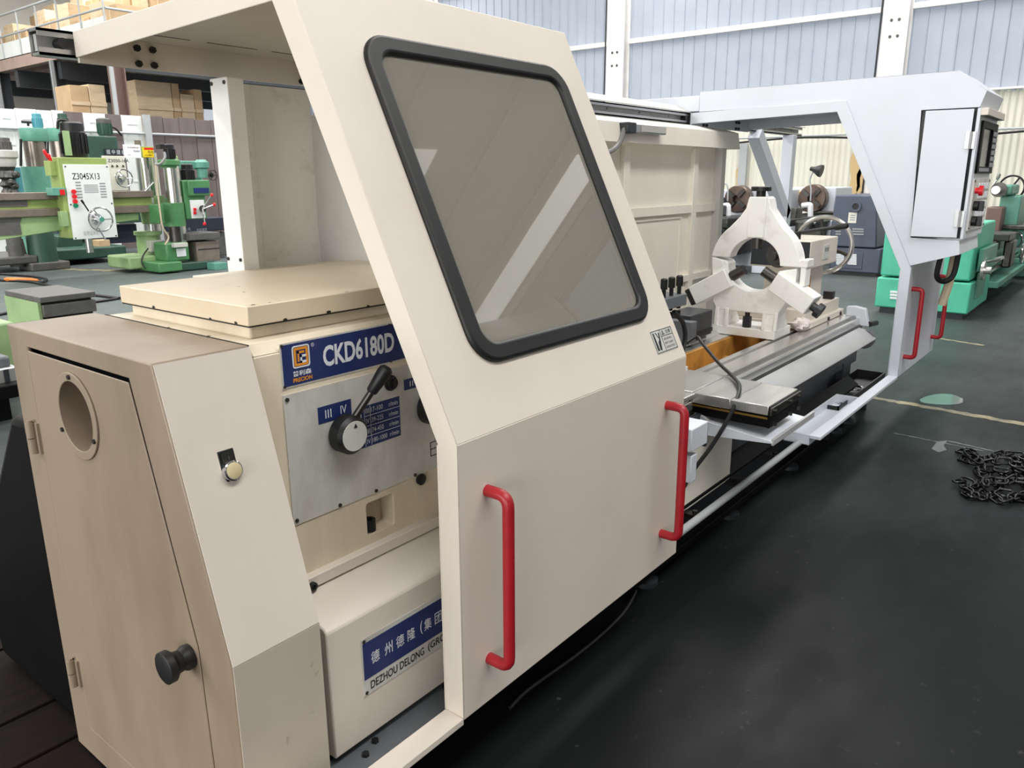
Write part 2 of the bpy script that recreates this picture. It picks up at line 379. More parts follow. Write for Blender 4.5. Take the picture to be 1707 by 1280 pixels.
for y in (-8.3, -1.94, 4.43, 10.8, 17.2, 23.6):
    c = B().box(XW-.34, XW-.30, y-.24, y+.24, 0, 8.4); c.box(XW-.06, XW-.03, y-.24, y+.24, 0, 8.4); c.box(XW-.30, XW-.06, y-.02, y+.02, 0, 8.4)
    c.build('column', 'column_white', wall)
    B().tube([(XW-.36, y+.26, 0), (XW-.36, y+.27, 3), (XW-.36, y+.25, 8.4)], .018, 6).build('conduit', 'cable_black', wall)
    for z in (2.9, 4.2, 4.5):
        b = B(); bolt(b, (XW-.34, y+.07, z), (-1, 0, 0), .03, .015); bolt(b, (XW-.34, y-.07, z), (-1, 0, 0), .03, .015); b.build('bolt_pair', 'steel_dark', wall)
ys = [-12, -8.3, -1.94, 4.43, 10.8, 17.2, 23.6, 30]
for a, b_ in zip(ys, ys[1:]):
    for z, t in ((4.75, .055), (6.6, .055), (3.12, .02)):
        B().box(XW-.14, XW-.035, a+.25, b_-.25, z-t, z+t).build('girt', 'column_white', wall, bevel=.006)
B().tube([(XW-.40, y, 2.30+.05*math.sin(y*1.3)) for y in [i*.5-12 for i in range(72)]], .022, 6).build('cable', 'cable_black', wall)
B().tube([(XW-.38, y, 2.38) for y in [i*.5-12 for i in range(72)]], .022, 6).build('conduit', 'pipe_grey', wall)
yz = aX(1239, 300, XW); B().box(XW-.12, XW-.03, yz[0]-.09, yz[0]+.09, 0, 2.28).build('pipe_duct', 'pipe_grey', wall)
for px, py, w, h in ((1232, 293, .07, .28), (1428, 280, .13, .55), (1434, 300, .07, .3)):
    y, z = aX(px, py, XW-.02); n = 9
    b = B(); b.add([(XW-.03, y+w*math.cos(t)*(1+.25*math.sin(5*t)), z+h*math.sin(t)) for t in [i*2*math.pi/16 for i in range(16)]], [tuple(range(16))]); b.build('rust_stain', 'rust_stain', wall, smooth=False)
# ---- other walls and the roof, out of the picture but lighting it
nw = B().box(-14.2, -14, -14, -9, 0, 8.4); nw.box(-14.2, -14, 6, 30, 0, 8.4); nw.box(-14.2, -14, -9, 6, 6.1, 8.4); nw.build('wall_near', 'wall_dim', smooth=False, kind='structure')
B().box(-14, XW, -14.2, -14, 0, 8.4).build('wall_side', 'wall_dim', smooth=False, kind='structure')
B().box(-14, XW, 30, 30.2, 0, 8.4).build('wall_end', 'roof_grey', smooth=False, kind='structure')
roof = structure('ceiling', (2, 8, 8.3)); edges = [-14]
for y, w, xa, xb in SKY: edges += [y-w/2, y+w/2]
edges.append(30.2)
for i in range(0, len(edges), 2): B().box(-14.2, XW+.2, edges[i], edges[i+1], 8.36, 8.46).build('roof_sheet', 'roof_grey', roof, smooth=False)
for y, w, xa, xb in SKY:
    B().box(xa-.2, xb+(.2 if xb > 17 else 0), y-w/2, y+w/2, 8.44, 8.47).build('roof_light', 'wall_translucent', roof, smooth=False)
    if xa > -13: B().box(-14.2, xa-.2, y-w/2, y+w/2, 8.36, 8.46).build('roof_sheet', 'roof_grey', roof, smooth=False)
    if xb < 17: B().box(xb, XW+.2, y-w/2, y+w/2, 8.36, 8.46).build('roof_sheet', 'roof_grey', roof, smooth=False)
for i in range(14):
    x = -12+i*2.3; B().box(x-.05, x+.05, -14, 30, 8.1, 8.27).build('purlin', 'purlin', roof, smooth=False)
for y in (-8.3, -1.0, 6.0, 13.0, 20.0): B().box(-14, XW, y-.09, y+.09, 7.5, 8.1).build('roof_beam', 'column_white', roof, smooth=False)
lm_ = bpy.data.materials.new('roof_light_lit'); lm_.use_nodes = True; MATS['roof_light_lit'] = lm_      # daylit panels in the roof
_p = lm_.node_tree.nodes['Principled BSDF']; _p.inputs['Base Color'].default_value = (.8, .8, .78, 1); _p.inputs['Emission Color'].default_value = (1, .98, .94, 1); _p.inputs['Emission Strength'].default_value = 2.2
for x in (9.0, 14.4): B().box(x, x+1.1, -13, -3.4, 8.335, 8.36).build('roof_light', 'roof_light_lit', roof, smooth=False)
# ---- partition of upright boards behind the drills
YP = 18.5
part = structure('wall_partition', (9, YP, 0))
bounds = [(-60, 'w'), (-30, 'w'), (0, 'w'), (12, 'w'), (43, 'w'), (78, 'w'), (103, 'w'), (122, 'b'), (153, 'w'), (190, 'b'), (215, 'w'), (249, 'g'), (259, 'b'), (283, 'b'), (309, 'b'), (335, 'b'), (360, 'b'), (386, 'b'), (412, 'b'), (440, 'b')]
for (p0, k), (p1, _) in zip(bounds, bounds[1:]):
    x0 = aY(p0, 300, YP)[0]; x1 = aY(p1, 300, YP)[0]; dz = random.uniform(-.02, .02)
    if k == 'g': B().box(x0, x1, YP-.10, YP, 0, 3.0).build('upright', 'pipe_grey', part); continue
    y = YP+random.uniform(0, .02)
    o = B().box(x0+.006, x1-.006, y, y+.04, 0, 2.97+dz).build('board', 'panel_white' if k == 'w' else 'panel_brown', part, bevel=.004)
    if k == 'w' and x1-x0 > .35:
        w = x1-x0
        for za, zb in ((.3, 1.3), (1.5, 2.1), (2.25, 2.8)):
            b = B(); lo = rrect(x0+w*.2, x1-w*.2, za, zb, .02, 2); li = rrect(x0+w*.2+.03, x1-w*.2-.03, za+.03, zb-.03, .015, 2)
            b.holed(1, lo, [li], y-.012, y); b.build('door_moulding', 'panel_white', o)
B().tube([(aY(-60, 215, YP)[0], YP-.04, 2.58), (aY(440, 220, YP)[0], YP-.04, 2.58)], .03, 8).build('pipe_rail', 'pipe_grey', part)
# ---- mezzanine
XM, YM = 9.4, 19.3
mz = structure('mezzanine', (12, 23, 0)); MZ0 = 4.50
zt = aX(0, 97, XM)
B().box(XM, XM+.16, YM, 30, MZ0, 4.78).build('edge_beam', 'mezz_steel', mz)
B().box(XM, XW-.5, YM, YM+.16, MZ0, 4.78).build('edge_beam', 'mezz_steel', mz)
B().box(XM, XW-.5, YM, 30, 4.79, 4.85).build('deck', 'mezz_dark', mz, smooth=False)
for i in range(9):
    B().box(XM+.2+i*.9, XM+.75+i*.9, YM+.2, 30, 4.66, 4.78).build('deck_rib', 'mezz_steel', mz, smooth=False)
for y in (YM+.25, YM+2.9, YM+5.6, YM+8.3): B().box(XM+.1, XW-.5, y, y+.22, 4.05, 4.48).build('cross_beam', 'mezz_dark', mz, smooth=False)
for x, y, m in ((XM, YM, 'mezz_brown'), (XM, 22.4, 'mezz_dark'), (XM, 26, 'mezz_dark'), (12.3, YM, 'mezz_dark'), (15.3, YM, 'mezz_dark'), (12.3, 23, 'mezz_dark')):
    c = B().box(x+.02, x+.05, y, y+.3, 0, MZ0); c.box(x+.27, x+.30, y, y+.3, 0, MZ0); c.box(x+.05, x+.27, y+.13, y+.17, 0, MZ0); c.build('post', m, mz)
    B().box(x-.06, x+.02, y-.01, y+.05, 0, MZ0).build('down_pipe', 'pipe_grey', mz)
B().box(XM-.012, XM, YM, 30, 4.80, 5.18).build('toe_sheet', 'panel_white', mz)
for z in (5.34, 5.86): B().tube([(XM-.03, YM, z), (XM-.03, 30, z)], .028, 8).build('guard_rail', 'pipe_grey', mz)
for z in (5.34, 5.86): B().tube([(XM, YM-.02, z), (XW-.6, YM-.02, z)], .028, 8).build('guard_rail', 'pipe_grey', mz)
for i in range(9): B().tube([(XM-.03, YM+i*1.2, 4.8), (XM-.03, YM+i*1.2, 5.86)], .022, 8).build('baluster', 'pipe_grey', mz)
# cartons kept on and under the mezzanine
def carton(x, y, z, sx, sy, sz, m, label, group):
    t = thing('carton', (x, y, z), label, 'box', group)
    B().box(x-sx/2, x+sx/2, y-sy/2, y+sy/2, z, z+sz).build('box_body', m, t, bevel=.01)
    b = B().box(x-sx/2-.004, x+sx/2+.004, y-.03, y+.03, z+sz*.5, z+sz+.004); b.build('tape', 'plywood', t)
k = 0; ORD = ['first', 'second', 'third', 'fourth', 'fifth', 'sixth', 'seventh', 'eighth', 'ninth']
for y, h, m in ((20.3, .75, 'carton'), (21.2, .95, 'plywood'), (22.1, .7, 'carton'), (22.9, 1.1, 'plywood'), (23.8, .85, 'carton'), (24.7, 1.2, 'plywood'), (25.6, .8, 'carton'), (26.6, 1.05, 'plywood'), (27.6, .9, 'carton')):
    w = random.uniform(.6, .8)
    carton(10.5+random.uniform(-.15, .1), y, 4.852, .8, w, h, m, ORD[k]+' tan carton from the corner behind the mezzanine railing', 'cartons on the mezzanine')
    carton(11.7, y+.1, 4.852, .8, .8, h+.7, 'plywood' if k % 2 else 'carton', ORD[k]+' carton from the corner in the taller back row upstairs', 'tall cartons on the mezzanine'); k += 1
for i, (p0, p1, h, m) in enumerate(((118, 150, 3.35, 'carton'), (150, 178, 3.4, 'plywood'), (228, 288, 3.6, 'plywood'), (288, 301, 3.6, 'carton'), (301, 324, 3.35, 'plywood'), (324, 338, 3.5, 'carton'))):
    x0 = aY(p0, 170, 20.6)[0]; x1 = aY(p1, 170, 20.6)[0]
    lab = ['brown timber crate under the mezzanine beside the grey post', 'pale crate under the mezzanine next to the brown post', 'widest pale plywood crate standing under the mezzanine', 'narrow brown crate between two pale crates under the mezzanine', 'pale crate second from the dark post under the mezzanine', 'brown crate nearest the dark post under the mezzanine'][i]
    t = thing('storage_crate', ((x0+x1)/2, 21, 0), lab, 'crate', 'crates under the mezzanine')
    B().box(x0+.01, x1-.01, 20.6, 21.4, 0, h+.4).build('crate_body', m, t, bevel=.01)
    for zz in (2.4, 3.3): B().box(x0+.01, x1-.01, 20.57, 20.6, zz, zz+.09).build('batten', 'plywood', t)
# ================================================================== SLIDING GUARD DOORS
YD, ZB, ZK = 1.1, .283, .985           # front plane, bottom edge, height of the fold
YT, ZT = 1.598, 2.012                  # top of the sloping face
YR, ZR = 2.66, 1.99                    # rear edge of the roof
SL = math.hypot(YT-YD, ZT-ZK); DV = Vector((0, (YT-YD)/SL, (ZT-ZK)/SL)); DN = Vector((0, -DV.z, DV.y))
def slope(x, v, d=0): return Vector((x, YD, ZK))+Vector((0, DV.y*v, DV.z*v))+DN*d
def guard_door(X0, X1, m, label, roof_slots=True):
    t = thing('sliding_guard_door', ((X0+X1)/2, 1.5, .27), label, 'door', 'sliding guard doors of the big lathe')
    T = .004; win = (X0+.146, X0+.985, .150, 1.000)
    b = B(); b.box(X0, X1, YD, YD+T, ZB, ZK)
    b.m = Matrix((Vector((1, 0, 0)), DV, -DN)).transposed().to_4x4(); b.m.translation = Vector((0, YD, ZK))
    b.holed(2, [(X0, 0), (X1, 0), (X1, SL), (X0, SL)], [rrect(win[0]+.035, win[1]-.035, win[2]+.035, win[3]-.035, .05)], 0, T); b.m = None
    b.prism(0, [(YT, ZT), (YR, ZR), (YR, ZR-T), (YT, ZT-T)], X0, X1)
    outer = [(YD, ZB), (YD, ZK), (YT, ZT), (YR, ZR)]; inner = [(YR, ZR-.075), (YT+.046, ZT-.067), (YD+.06, ZK-.012), (YD+.06, ZB)]
    for xa, xb in ((X0, X0+T), (X1-T, X1)): b.prism(0, outer+inner, xa, xb)
    b.prism(0, [inner[3], inner[2], (inner[2][0]+T, inner[2][1]), (inner[3][0]+T, inner[3][1])], X0, X0+.02)
    b.box(X0, X1, YD, YD+.06, ZB, ZB+T)
    b.build('door_shell', m, t, bevel=.0035, ang=25)
    # window rubber and pane
    f = B(); f.m = Matrix((Vector((1, 0, 0)), DV, -DN)).transposed().to_4x4(); f.m.translation = Vector((0, YD, ZK))
    f.holed(2, rrect(win[0], win[1], win[2], win[3], .085, 8), [rrect(win[0]+.048, win[1]-.048, win[2]+.048, win[3]-.048, .045, 8)], -.014, .014)
    fo = f.build('window_rubber', 'black_rubber', t, bevel=.009, seg=3)
    g = B(); g.m = f.m; g.prism(2, rrect(win[0]+.04, win[1]-.04, win[2]+.04, win[3]-.04, .05, 6), .000, .005); g.build('pane', 'window_glass', t)
    # red handles
    for hx in (X0+.097, X1-.124):
        h = B(); y0 = YD; h.tube(bentpath([(hx, y0, .848), (hx, y0-.064, .848), (hx, y0-.064, .404), (hx, y0, .404)], .03), .0145, 12)
        h.build('handle', 'red', t, label='red bar handle')
    # hanger plate bolted to the rail carriage
    hp = B().box(X0+.005, X1-.01, YR-.012, YR, ZR-.09, ZR-.005); hpo = hp.build('hanger_plate', m, t)
    for cx in (X0+.215, X1-.25):
        for dx in (-.026, .026):
            for z in (ZR-.075, ZR-.028):
                q = B(); bolt(q, (cx+dx, YR-.012, z), (0, -1, 0), .011, .012); q.build('bolt', 'black', hpo)
    for i in range(4):
        xs = X0+.12+i*.25; B().box(xs, xs+.19, YR-.135, YR-.131, ZR-.0025, ZR-.0005+.004).build('roof_slot', 'black', t)
    return t
def door_tray(t, X0, a, b_, m, front=True):
    """shallow tray carried along the bottom of a door towards the headstock"""
    r = B(); r.box(a, X0, YD, YD+.06, ZB-.012, ZB+.006); r.build('tray_lip', m, t, bevel=.002)
    w = B(); w.box(a, b_, YD+.06, 1.285, ZB-.05, ZB-.045); w.box(a, b_, 1.28, 1.285, ZB-.05, ZB+.006); w.box(a, a+.02, YD+.06, 1.285, ZB-.05, ZB+.006); w.box(b_-.006, b_, YD+.06, 1.285, ZB-.05, ZB+.006); w.box(a, b_, YD+.055, YD+.06, ZB-.05, ZB)
    return w.build('tray', m, t, bevel=.0015)
L1 = guard_door(1.187, 2.293, 'cream', 'cream sliding guard door with a large black-framed window and two red handles')
door_tray(L1, 1.187, .35, .80, 'cream')
# safety label: pictograms and fine print
lb = B(); lb.m = Matrix((Vector((1, 0, 0)), DV, -DN)).transposed().to_4x4(); lb.m.translation = Vector((0, YD, ZK))
lb.box(2.122, 2.262, .036, .112, -.0012, 0); lbo = lb.build('warning_label', 'plate_silver', L1, label='small silver safety label with a hand pictogram')
k = B(); k.m = lb.m
for u0, u1, v0, v1 in ((2.126, 2.258, .108, .110), (2.126, 2.258, .038, .040), (2.126, 2.128, .038, .11), (2.256, 2.258, .038, .11), (2.182, 2.184, .04, .11), (2.184, 2.256, .086, .088)): k.box(u0, u1, v0, v1, -.0018, -.001)
k.prism(2, [(2.134, .046), (2.146, .046), (2.142, .104), (2.136, .104)], -.0018, -.001)
k.prism(2, [(2.150, .048), (2.160, .044), (2.168, .070), (2.176, .100), (2.170, .102), (2.162, .078), (2.154, .072)], -.0018, -.001)
k.prism(2, [(2.160, .086), (2.164, .084), (2.156, .104), (2.152, .102)], -.0018, -.001)
k.holed(2, [(2.190, .091), (2.206, .091), (2.198, .106)], [[(2.194, .0935), (2.202, .0935), (2.198, .1015)]], -.0018, -.001)
k.build('pictogram', 'letter_black', lbo)
text(lbo, '注意', slope(2.214, .092, .0014), (1, 0, 0), DV, .012, 'letter_black', width=.034)
for i, s in enumerate(('请勿将手伸入', '防护门内操作', '以免发生危险')): text(lbo, s, slope(2.190, .072-.013*i, .0014), (1, 0, 0), DV, .008, 'letter_black', width=.055)
# ---- the door at the far end, with the control pendant
X0R, X1R = 5.40, 6.45
L2 = guard_door(X0R, X1R, 'white', 'white sliding guard door at the far end carrying a control cabinet')
door_tray(L2, X0R, 3.852, 4.73, 'white')
nt = B()
for i, (px, py) in enumerate(((1382, 672), (1388, 668), (1397, 668), (1402, 672), (1395, 664), (1371, 676))):
    x, y = aZ(px, py, ZB-.04); bolt(nt, (x, y, ZB-.045), (random.uniform(-.3, .3), .2, 1), .008, .009)
nt.build('loose_nuts', 'steel_dark', L2)
x, y = aZ(1388, 674, ZB-.04); B().torus((x, y, ZB-.04), (0, 0, 1), .05, .004, 24, 6).build('loose_ring', 'steel_bright', L2)
# housing: a folded sheet box standing on the door
H0, H1 = X0R+.012, 6.06
hs = B()
side = [(2.60, 2.000), (2.60, 2.132), (.98, 2.140), (.822, 2.020), (.850, 1.930), (1.150, 1.930), (1.132, 1.176), (.858, 1.176), (.846, 1.086), (1.112, 1.004), (1.10, .985)]
fr = [(YD, ZK), (YT, ZT)]
poly = [(2.60, 1.995), (2.60, 2.132), (.98, 2.140), (.822, 2.020), (.846, 1.930), (1.155, 1.930), (1.128, 1.176), (.858, 1.168), (.846, 1.086), (1.108, 1.003), (1.115, 1.012), (1.600, 2.010)]
hs.prism(0, poly, H0, H0+.004)
hs.prism(0, [(2.60, 2.132), (.98, 2.140), (.98, 2.136), (2.60, 2.128)], H0, H1)
hs.prism(0, [(.98, 2.140), (.822, 2.020), (.826, 2.018), (.98, 2.136)], H0, H1)
hs.prism(0, [(.822, 2.020), (.846, 1.930), (.850, 1.930), (.826, 2.018)], H0, H1)
hs.prism(0, poly, H1-.004, H1)
hs.prism(0, [(.858, 1.168), (.846, 1.086), (1.108, 1.003), (1.13, 1.168)], H0+.004, H1-.004)
hs.build('control_housing', 'white', L2, bevel=.004)
B().box(H0+.004, 5.85, 2.602, 3.40, 2.0, 2.105).build('cable_duct', 'white', L2, bevel=.004)
B().box(H0+.02, H1-.02, 1.10, 1.16, 1.18, 1.926).build('cabinet_back', 'black', L2)
# open cabinet door on the side of the pendant, slightly ajar
cd = B(); cd.m = Matrix.Translation((H0-.010, .872, 0)) @ Matrix.Rotation(math.radians(4), 4, 'Z')
cd.box(-.004, 0, 0, .252, 1.186, 1.922); cdo = cd.build('cabinet_door', 'white', L2, bevel=.003)
for z0 in (1.70, 1.25):
    h = B(); h.box(H0-.022, H0-.004, .846, .896, z0, z0+.095); h.tube([(H0-.02, .868, z0), (H0-.02, .868, z0+.095)], .009, 8); h.build('hinge', 'zinc', cdo)
B().box(H0-.006, H1, .838, .856, 1.178, 1.926).build('pendant_face', 'white', L2, bevel=.003)
B().box(H0+.0, H1, .80, .84, 1.885, 1.926).build('pendant_hood', 'cream', L2, bevel=.003)
B().box(H0+.05, H0+.054, .86, 1.16, 1.178, 1.928).build('cabinet_lining', 'charcoal', L2)
B().box(H0+.004, H0+.05, 1.10, 1.148, 1.6, 1.9).build('terminal_block', 'black', L2)
# operator panel (faces the aisle)
sc = B(); sc.holed(1, rrect(5.47, 6.03, 1.56, 1.86, .01, 2), [rrect(5.52, 5.86, 1.60, 1.82, .01, 2)], .824, .838); sco = sc.build('screen_bezel', 'black_sheet', L2)
B().box(5.52, 5.86, .834, .838, 1.60, 1.82).build('screen', 'screen_glass', sco)
for r in range(6):
    for c in range(3): B().box(5.885+c*.045, 5.885+c*.045+.034, .818, .826, 1.60+r*.037, 1.60+r*.037+.026).build('key', 'letter_grey', sco)
for c in range(7): B().box(5.53+c*.047, 5.53+c*.047+.036, .818, .826, 1.572, 1.592).build('key', 'letter_grey', sco)
op = B().box(5.46, 6.03, .828, .838, 1.225, 1.53).build('operator_plate', 'plate_silver', L2)
B().cyl((5.53, .828, 1.46), (5.53, .805, 1.46), .018).cyl((5.53, .808, 1.46), (5.53, .786, 1.46), .03).build('emergency_stop', 'red_button', op)
for x, z in ((5.54, 1.37), (5.54, 1.28)): B().cyl((x, .828, z), (x, .80, z), .03).box(x-.01, x+.01, .772, .80, z-.03, z+.03).build('selector_knob', 'black', op, bevel=.003)
for r in range(5):
    for c in range(4): B().box(5.62+c*.095, 5.62+c*.095+.075, .822, .828, 1.245+r*.055, 1.245+r*.055+.038).build('push_button', 'paper_white', op, bevel=.002)
for x in (5.475, 6.015):
    for z in (1.24, 1.515):
        q = B(); bolt(q, (x, .828, z), (0, -1, 0), .007, .004); q.build('screw', 'black', op)
# corrugated conduit and tan duct hanging below the pendant
B().tube(spline([(5.62, .98, 1.06), (5.62, .99, .93), (5.66, .955, .89), (5.70, .91, .93), (5.72, .90, 1.07)], 10), .017, 10).build('flexible_conduit', 'cable_black', L2)
B().tube([(5.80, .93, 1.08), (5.80, .945, .86), (5.80, .97, .72)], .028, 10).build('wrapped_hose', 'duct_tan', L2)
# ================================================================== THE BIG LATHE
LA = thing('cnc_lathe', (2.9, 1.72, 0), 'long cream machine lathe filling the scene with end cabinet, headstock, bed and rear guard', 'lathe')
XE, XC = .693, .903
prof = [(2.112, .03), (2.112, 1.215), (1.420, 1.215), (1.252, .628), (1.252, .03)]
dr = [(2.008, 1.172), (1.519, 1.172), (1.372, .628), (1.362, .126), (2.008, .126)]
cab = B(); cab.holed(0, prof, [dr], XE, XE+.012)
n = len(prof)
for i in range(n):        # folded sheet sides
    (y0, z0), (y1, z1) = prof[i], prof[(i+1) % n]
    e = Vector((y1-y0, z1-z0)).normalized(); nx, nz = e.y, -e.x; c = (1.7, .6)
    if (c[0]-y0)*nx+(c[1]-z0)*nz < 0: nx, nz = -nx, -nz
    cab.prism(0, [(y0, z0), (y1, z1), (y1+nx*.01, z1+nz*.01), (y0+nx*.01, z0+nz*.01)], XE+.004, XC)
cab.prism(0, prof, XC-.008, XC)
cabo = cab.build('end_cabinet', 'tan_worn_shaded', LA, bevel=.004)
# repainted paler slope of the cabinet front
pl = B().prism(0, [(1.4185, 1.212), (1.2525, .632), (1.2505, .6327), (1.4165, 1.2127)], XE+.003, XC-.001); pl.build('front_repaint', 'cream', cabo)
B().box(XE+.003, XC-.001, 1.2500, 1.2525, .04, .631).build('lower_repaint', 'cream_shaded', cabo)
cy, cz, SR = 1.781, 1.045, .080
B().holed(0, [(2.06, .06), (2.06, 1.19), (1.46, 1.19), (1.3, .62), (1.3, .06)], [circ((cy, cz), .088, 28)], XE+.03, XE+.034).build('cabinet_inside', 'charcoal', cabo)
dd = B(); dd.holed(0, [(2.0065, 1.163), (1.5205, 1.163), (1.3733, .627), (1.3633, .1275), (2.0065, .1275)], [circ((cy, cz), .084, 32)], XE-.001, XE+.003)
ddo = dd.build('cabinet_door', 'tan_worn_shaded', LA, bevel=.002)
rg = B().holed(0, circ((cy, cz), .1, 40), [circ((cy, cz), SR, 40)], XE-.006, XE-.001); rg.build('porthole_ring', 'tan_worn_shaded', ddo, bevel=.0015)
cup = B().lathe((XE-.004, cy, cz), (1, 0, 0), [(0, SR), (.16, SR*.98), (.16, .001)], 36, caps=False); cup.build('porthole_cup', 'tan_worn_shaded', ddo)
for a in (90, 207, 330):
    a = math.radians(a); q = B(); bolt(q, (XE-.006, cy+.09*math.cos(a), cz+.09*math.sin(a)), (-1, 0, 0), .006, .004); q.build('screw', 'chip_black', ddo)
for z in (.905, .250):
    h = B(); y = 2.036
    h.cyl((XE-.012, y, z), (XE-.012, y, z+.038), .0105, n=12).cyl((XE-.012, y, z+.041), (XE-.012, y, z+.078), .0105, n=12).cyl((XE-.012, y, z+.078), (XE-.012, y, z+.084), .007, n=10).box(XE-.006, XE, y-.022, y+.02, z, z+.078)
    h.build('hinge', 'tan_worn_shaded', ddo)
B().lathe((XE-.001, 1.406, .598), (-1, 0, 0), [(0, .026), (.012, .027), (.022, .022), (.034, .024), (.044, .034), (.058, .034), (.060, .030)], 24).build('knob', 'black_rubber', ddo)
for u, z, r, k in ((.715, 1.19, .010, .5), (.735, 1.175, .006, 1.4), (.765, 1.12, .008, 2.0), (.728, 1.06, .005, 1)):       # worn spots in the pale paint
    b_ = B(); c_ = Vector((u, 1.252+.168*(z-.628)/.587, z)); sv_ = Vector((0, .168, .587)).normalized(); sn_ = Vector((0, -sv_.z, sv_.y)); n_ = 9
    b_.add([c_+sn_*.0022+Vector((1, 0, 0))*r*math.cos(2*math.pi*i/n_)*random.uniform(.5, 1.3)+sv_*r*k*math.sin(2*math.pi*i/n_)*random.uniform(.5, 1.3) for i in range(n_)], [tuple(range(n_))]); b_.build('worn_spot', 'smudge', cabo, smooth=False)
for x, z, r, k in ((.875, .545, .004, 2.5), (.884, .515, .007, 1.2), (.868, .43, .006, .5), (.80, .40, .003, 5)):
    b_ = B(); n_ = 9; b_.add([(x+r*math.cos(2*math.pi*i/n_)*random.uniform(.4, 1.4), 1.2495, z+r*k*math.sin(2*math.pi*i/n_)*random.uniform(.4, 1.4)) for i in range(n_)], [tuple(range(n_))]); b_.build('worn_spot', 'smudge', cabo, smooth=False)
# push button with its little tag on the slope
sv = Vector((0, 1.420-1.252, 1.215-.628)).normalized(); sn = Vector((0, -sv.z, sv.y))
def cslope(x, z, d=0): k = (z-.628)/(1.215-.628); return Vector((x, 1.252+.168*k, z))+sn*d
tg = B(); tg.m = Matrix((Vector((1, 0, 0)), sv, -sn)).transposed().to_4x4(); tg.m.translation = cslope(.793, .988)
tg.prism(2, [(-.019, .042), (.017, .042), (.017, -.008), (.012, -.022), (-.012, -.022), (-.019, -.008)], -.004, .002); tgo = tg.build('button_tag', 'black', cabo, bevel=.002)
tg2 = B(); tg2.m = tg.m; tg2.box(-.014, .012, .016, .036, -.0055, -.003); tg2.build('tag_inlay', 'steel_dark', tgo)
text(tgo, 'T', cslope(.790, 1.006, .0052), (1, 0, 0), sv, .012, 'letter_black', bold=.01)
B().lathe(cslope(.794, .986, .002), sn, [(0, .0205), (.012, .0205), (.014, .018)], 24).build('button_collar', 'chrome', tgo)
B().lathe(cslope(.794, .986, .012), sn, [(0, .0165), (.004, .0165), (.005, .015)], 24).build('button_cap', 'button_ivory', tgo)
# black belt guard behind the cabinet
B().prism(0, [(2.13, .96), (2.292, .949), (2.50, .70), (2.62, .55), (2.775, .20), (2.742, .03), (2.13, .03)], .72, 1.25).build('belt_guard', 'black_sheet', LA, bevel=.03, seg=3)
# ---- headstock
HX0, HX1, HY = .905, 1.80, 1.41
hd = B(); hole = rrect(1.184, 1.273, .678, .764, .008, 3)
hd.holed(1, [(HX0, .64), (HX1, .64), (HX1, 1.19), (HX0, 1.19)], [hole], HY, HY+.05)
hd.box(HX0, HX1, HY+.05, 2.07, .64, 1.19)
hd.prism(0, [(HY, 1.19), (HY+.025, 1.215), (2.045, 1.215), (2.07, 1.19)], HX0, HX1)
hdo = hd.build('headstock', 'cream_worn', LA, bevel=.003)
B().box(.943, 1.70, 1.475, 1.995, 1.213, 1.246).build('neck', 'cream_worn', hdo, bevel=.006)
B().box(.928, 1.715, 1.453, 2.016, 1.247, 1.290).build('headstock_cover', 'cream_top', LA, bevel=.0025)
B().lathe((1.208, 1.434, .679), (0, 0, 1), [(0, .018), (.03, .018), (.03, .011), (.02, .011)], 20).build('socket', 'black_rubber', hdo)
B().box(.9300, 1.713, 1.4550, 2.014, 1.2440, 1.2475).build('cover_seam', 'chip_black', LA)  # dark strip drawn for the gap line under the cover
B().box(.9024, .9056, 1.4235, 2.06, 1.2125, 1.2153).build('cabinet_seam', 'chip_black', LA)  # dark strip drawn for the seam between cabinet and headstock
def chip(x, y, z, ax, r): 
    b = B(); k = 7; pts = [(r*(1+.5*random.random())*math.cos(2*math.pi*i/k), r*.6*(1+.5*random.random())*math.sin(2*math.pi*i/k)) for i in range(k)]
    b.add([((x+u, y+v, z) if ax == 2 else (x+u, y, z+v) if ax == 1 else (x, y+u, z+v)) for u, v in pts], [tuple(range(k))]); b.build('paint_chip', 'chip_black', LA, smooth=False)
for x, y, z, ax, r in ((.95, 1.463, 1.2906, 2, .005), (.99, 1.461, 1.2906, 2, .003), (1.20, 1.458, 1.2906, 2, .004), (1.02, 1.4522, 1.249, 1, .005), (1.14, 1.4522, 1.250, 1, .006), (1.26, 1.4522, 1.249, 1, .004), (.9274, 1.50, 1.250, 0, .005), (.9274, 1.60, 1.249, 0, .004), (.9274, 1.85, 1.250, 0, .006), (.905, 1.75, 1.2158, 2, .005), (.905, 1.58, 1.2158, 2, .006), (1.05, 1.65, 1.2906, 2, .004), (1.10, 1.75, 1.2906, 2, .003)): chip(x, y, z, ax, r)
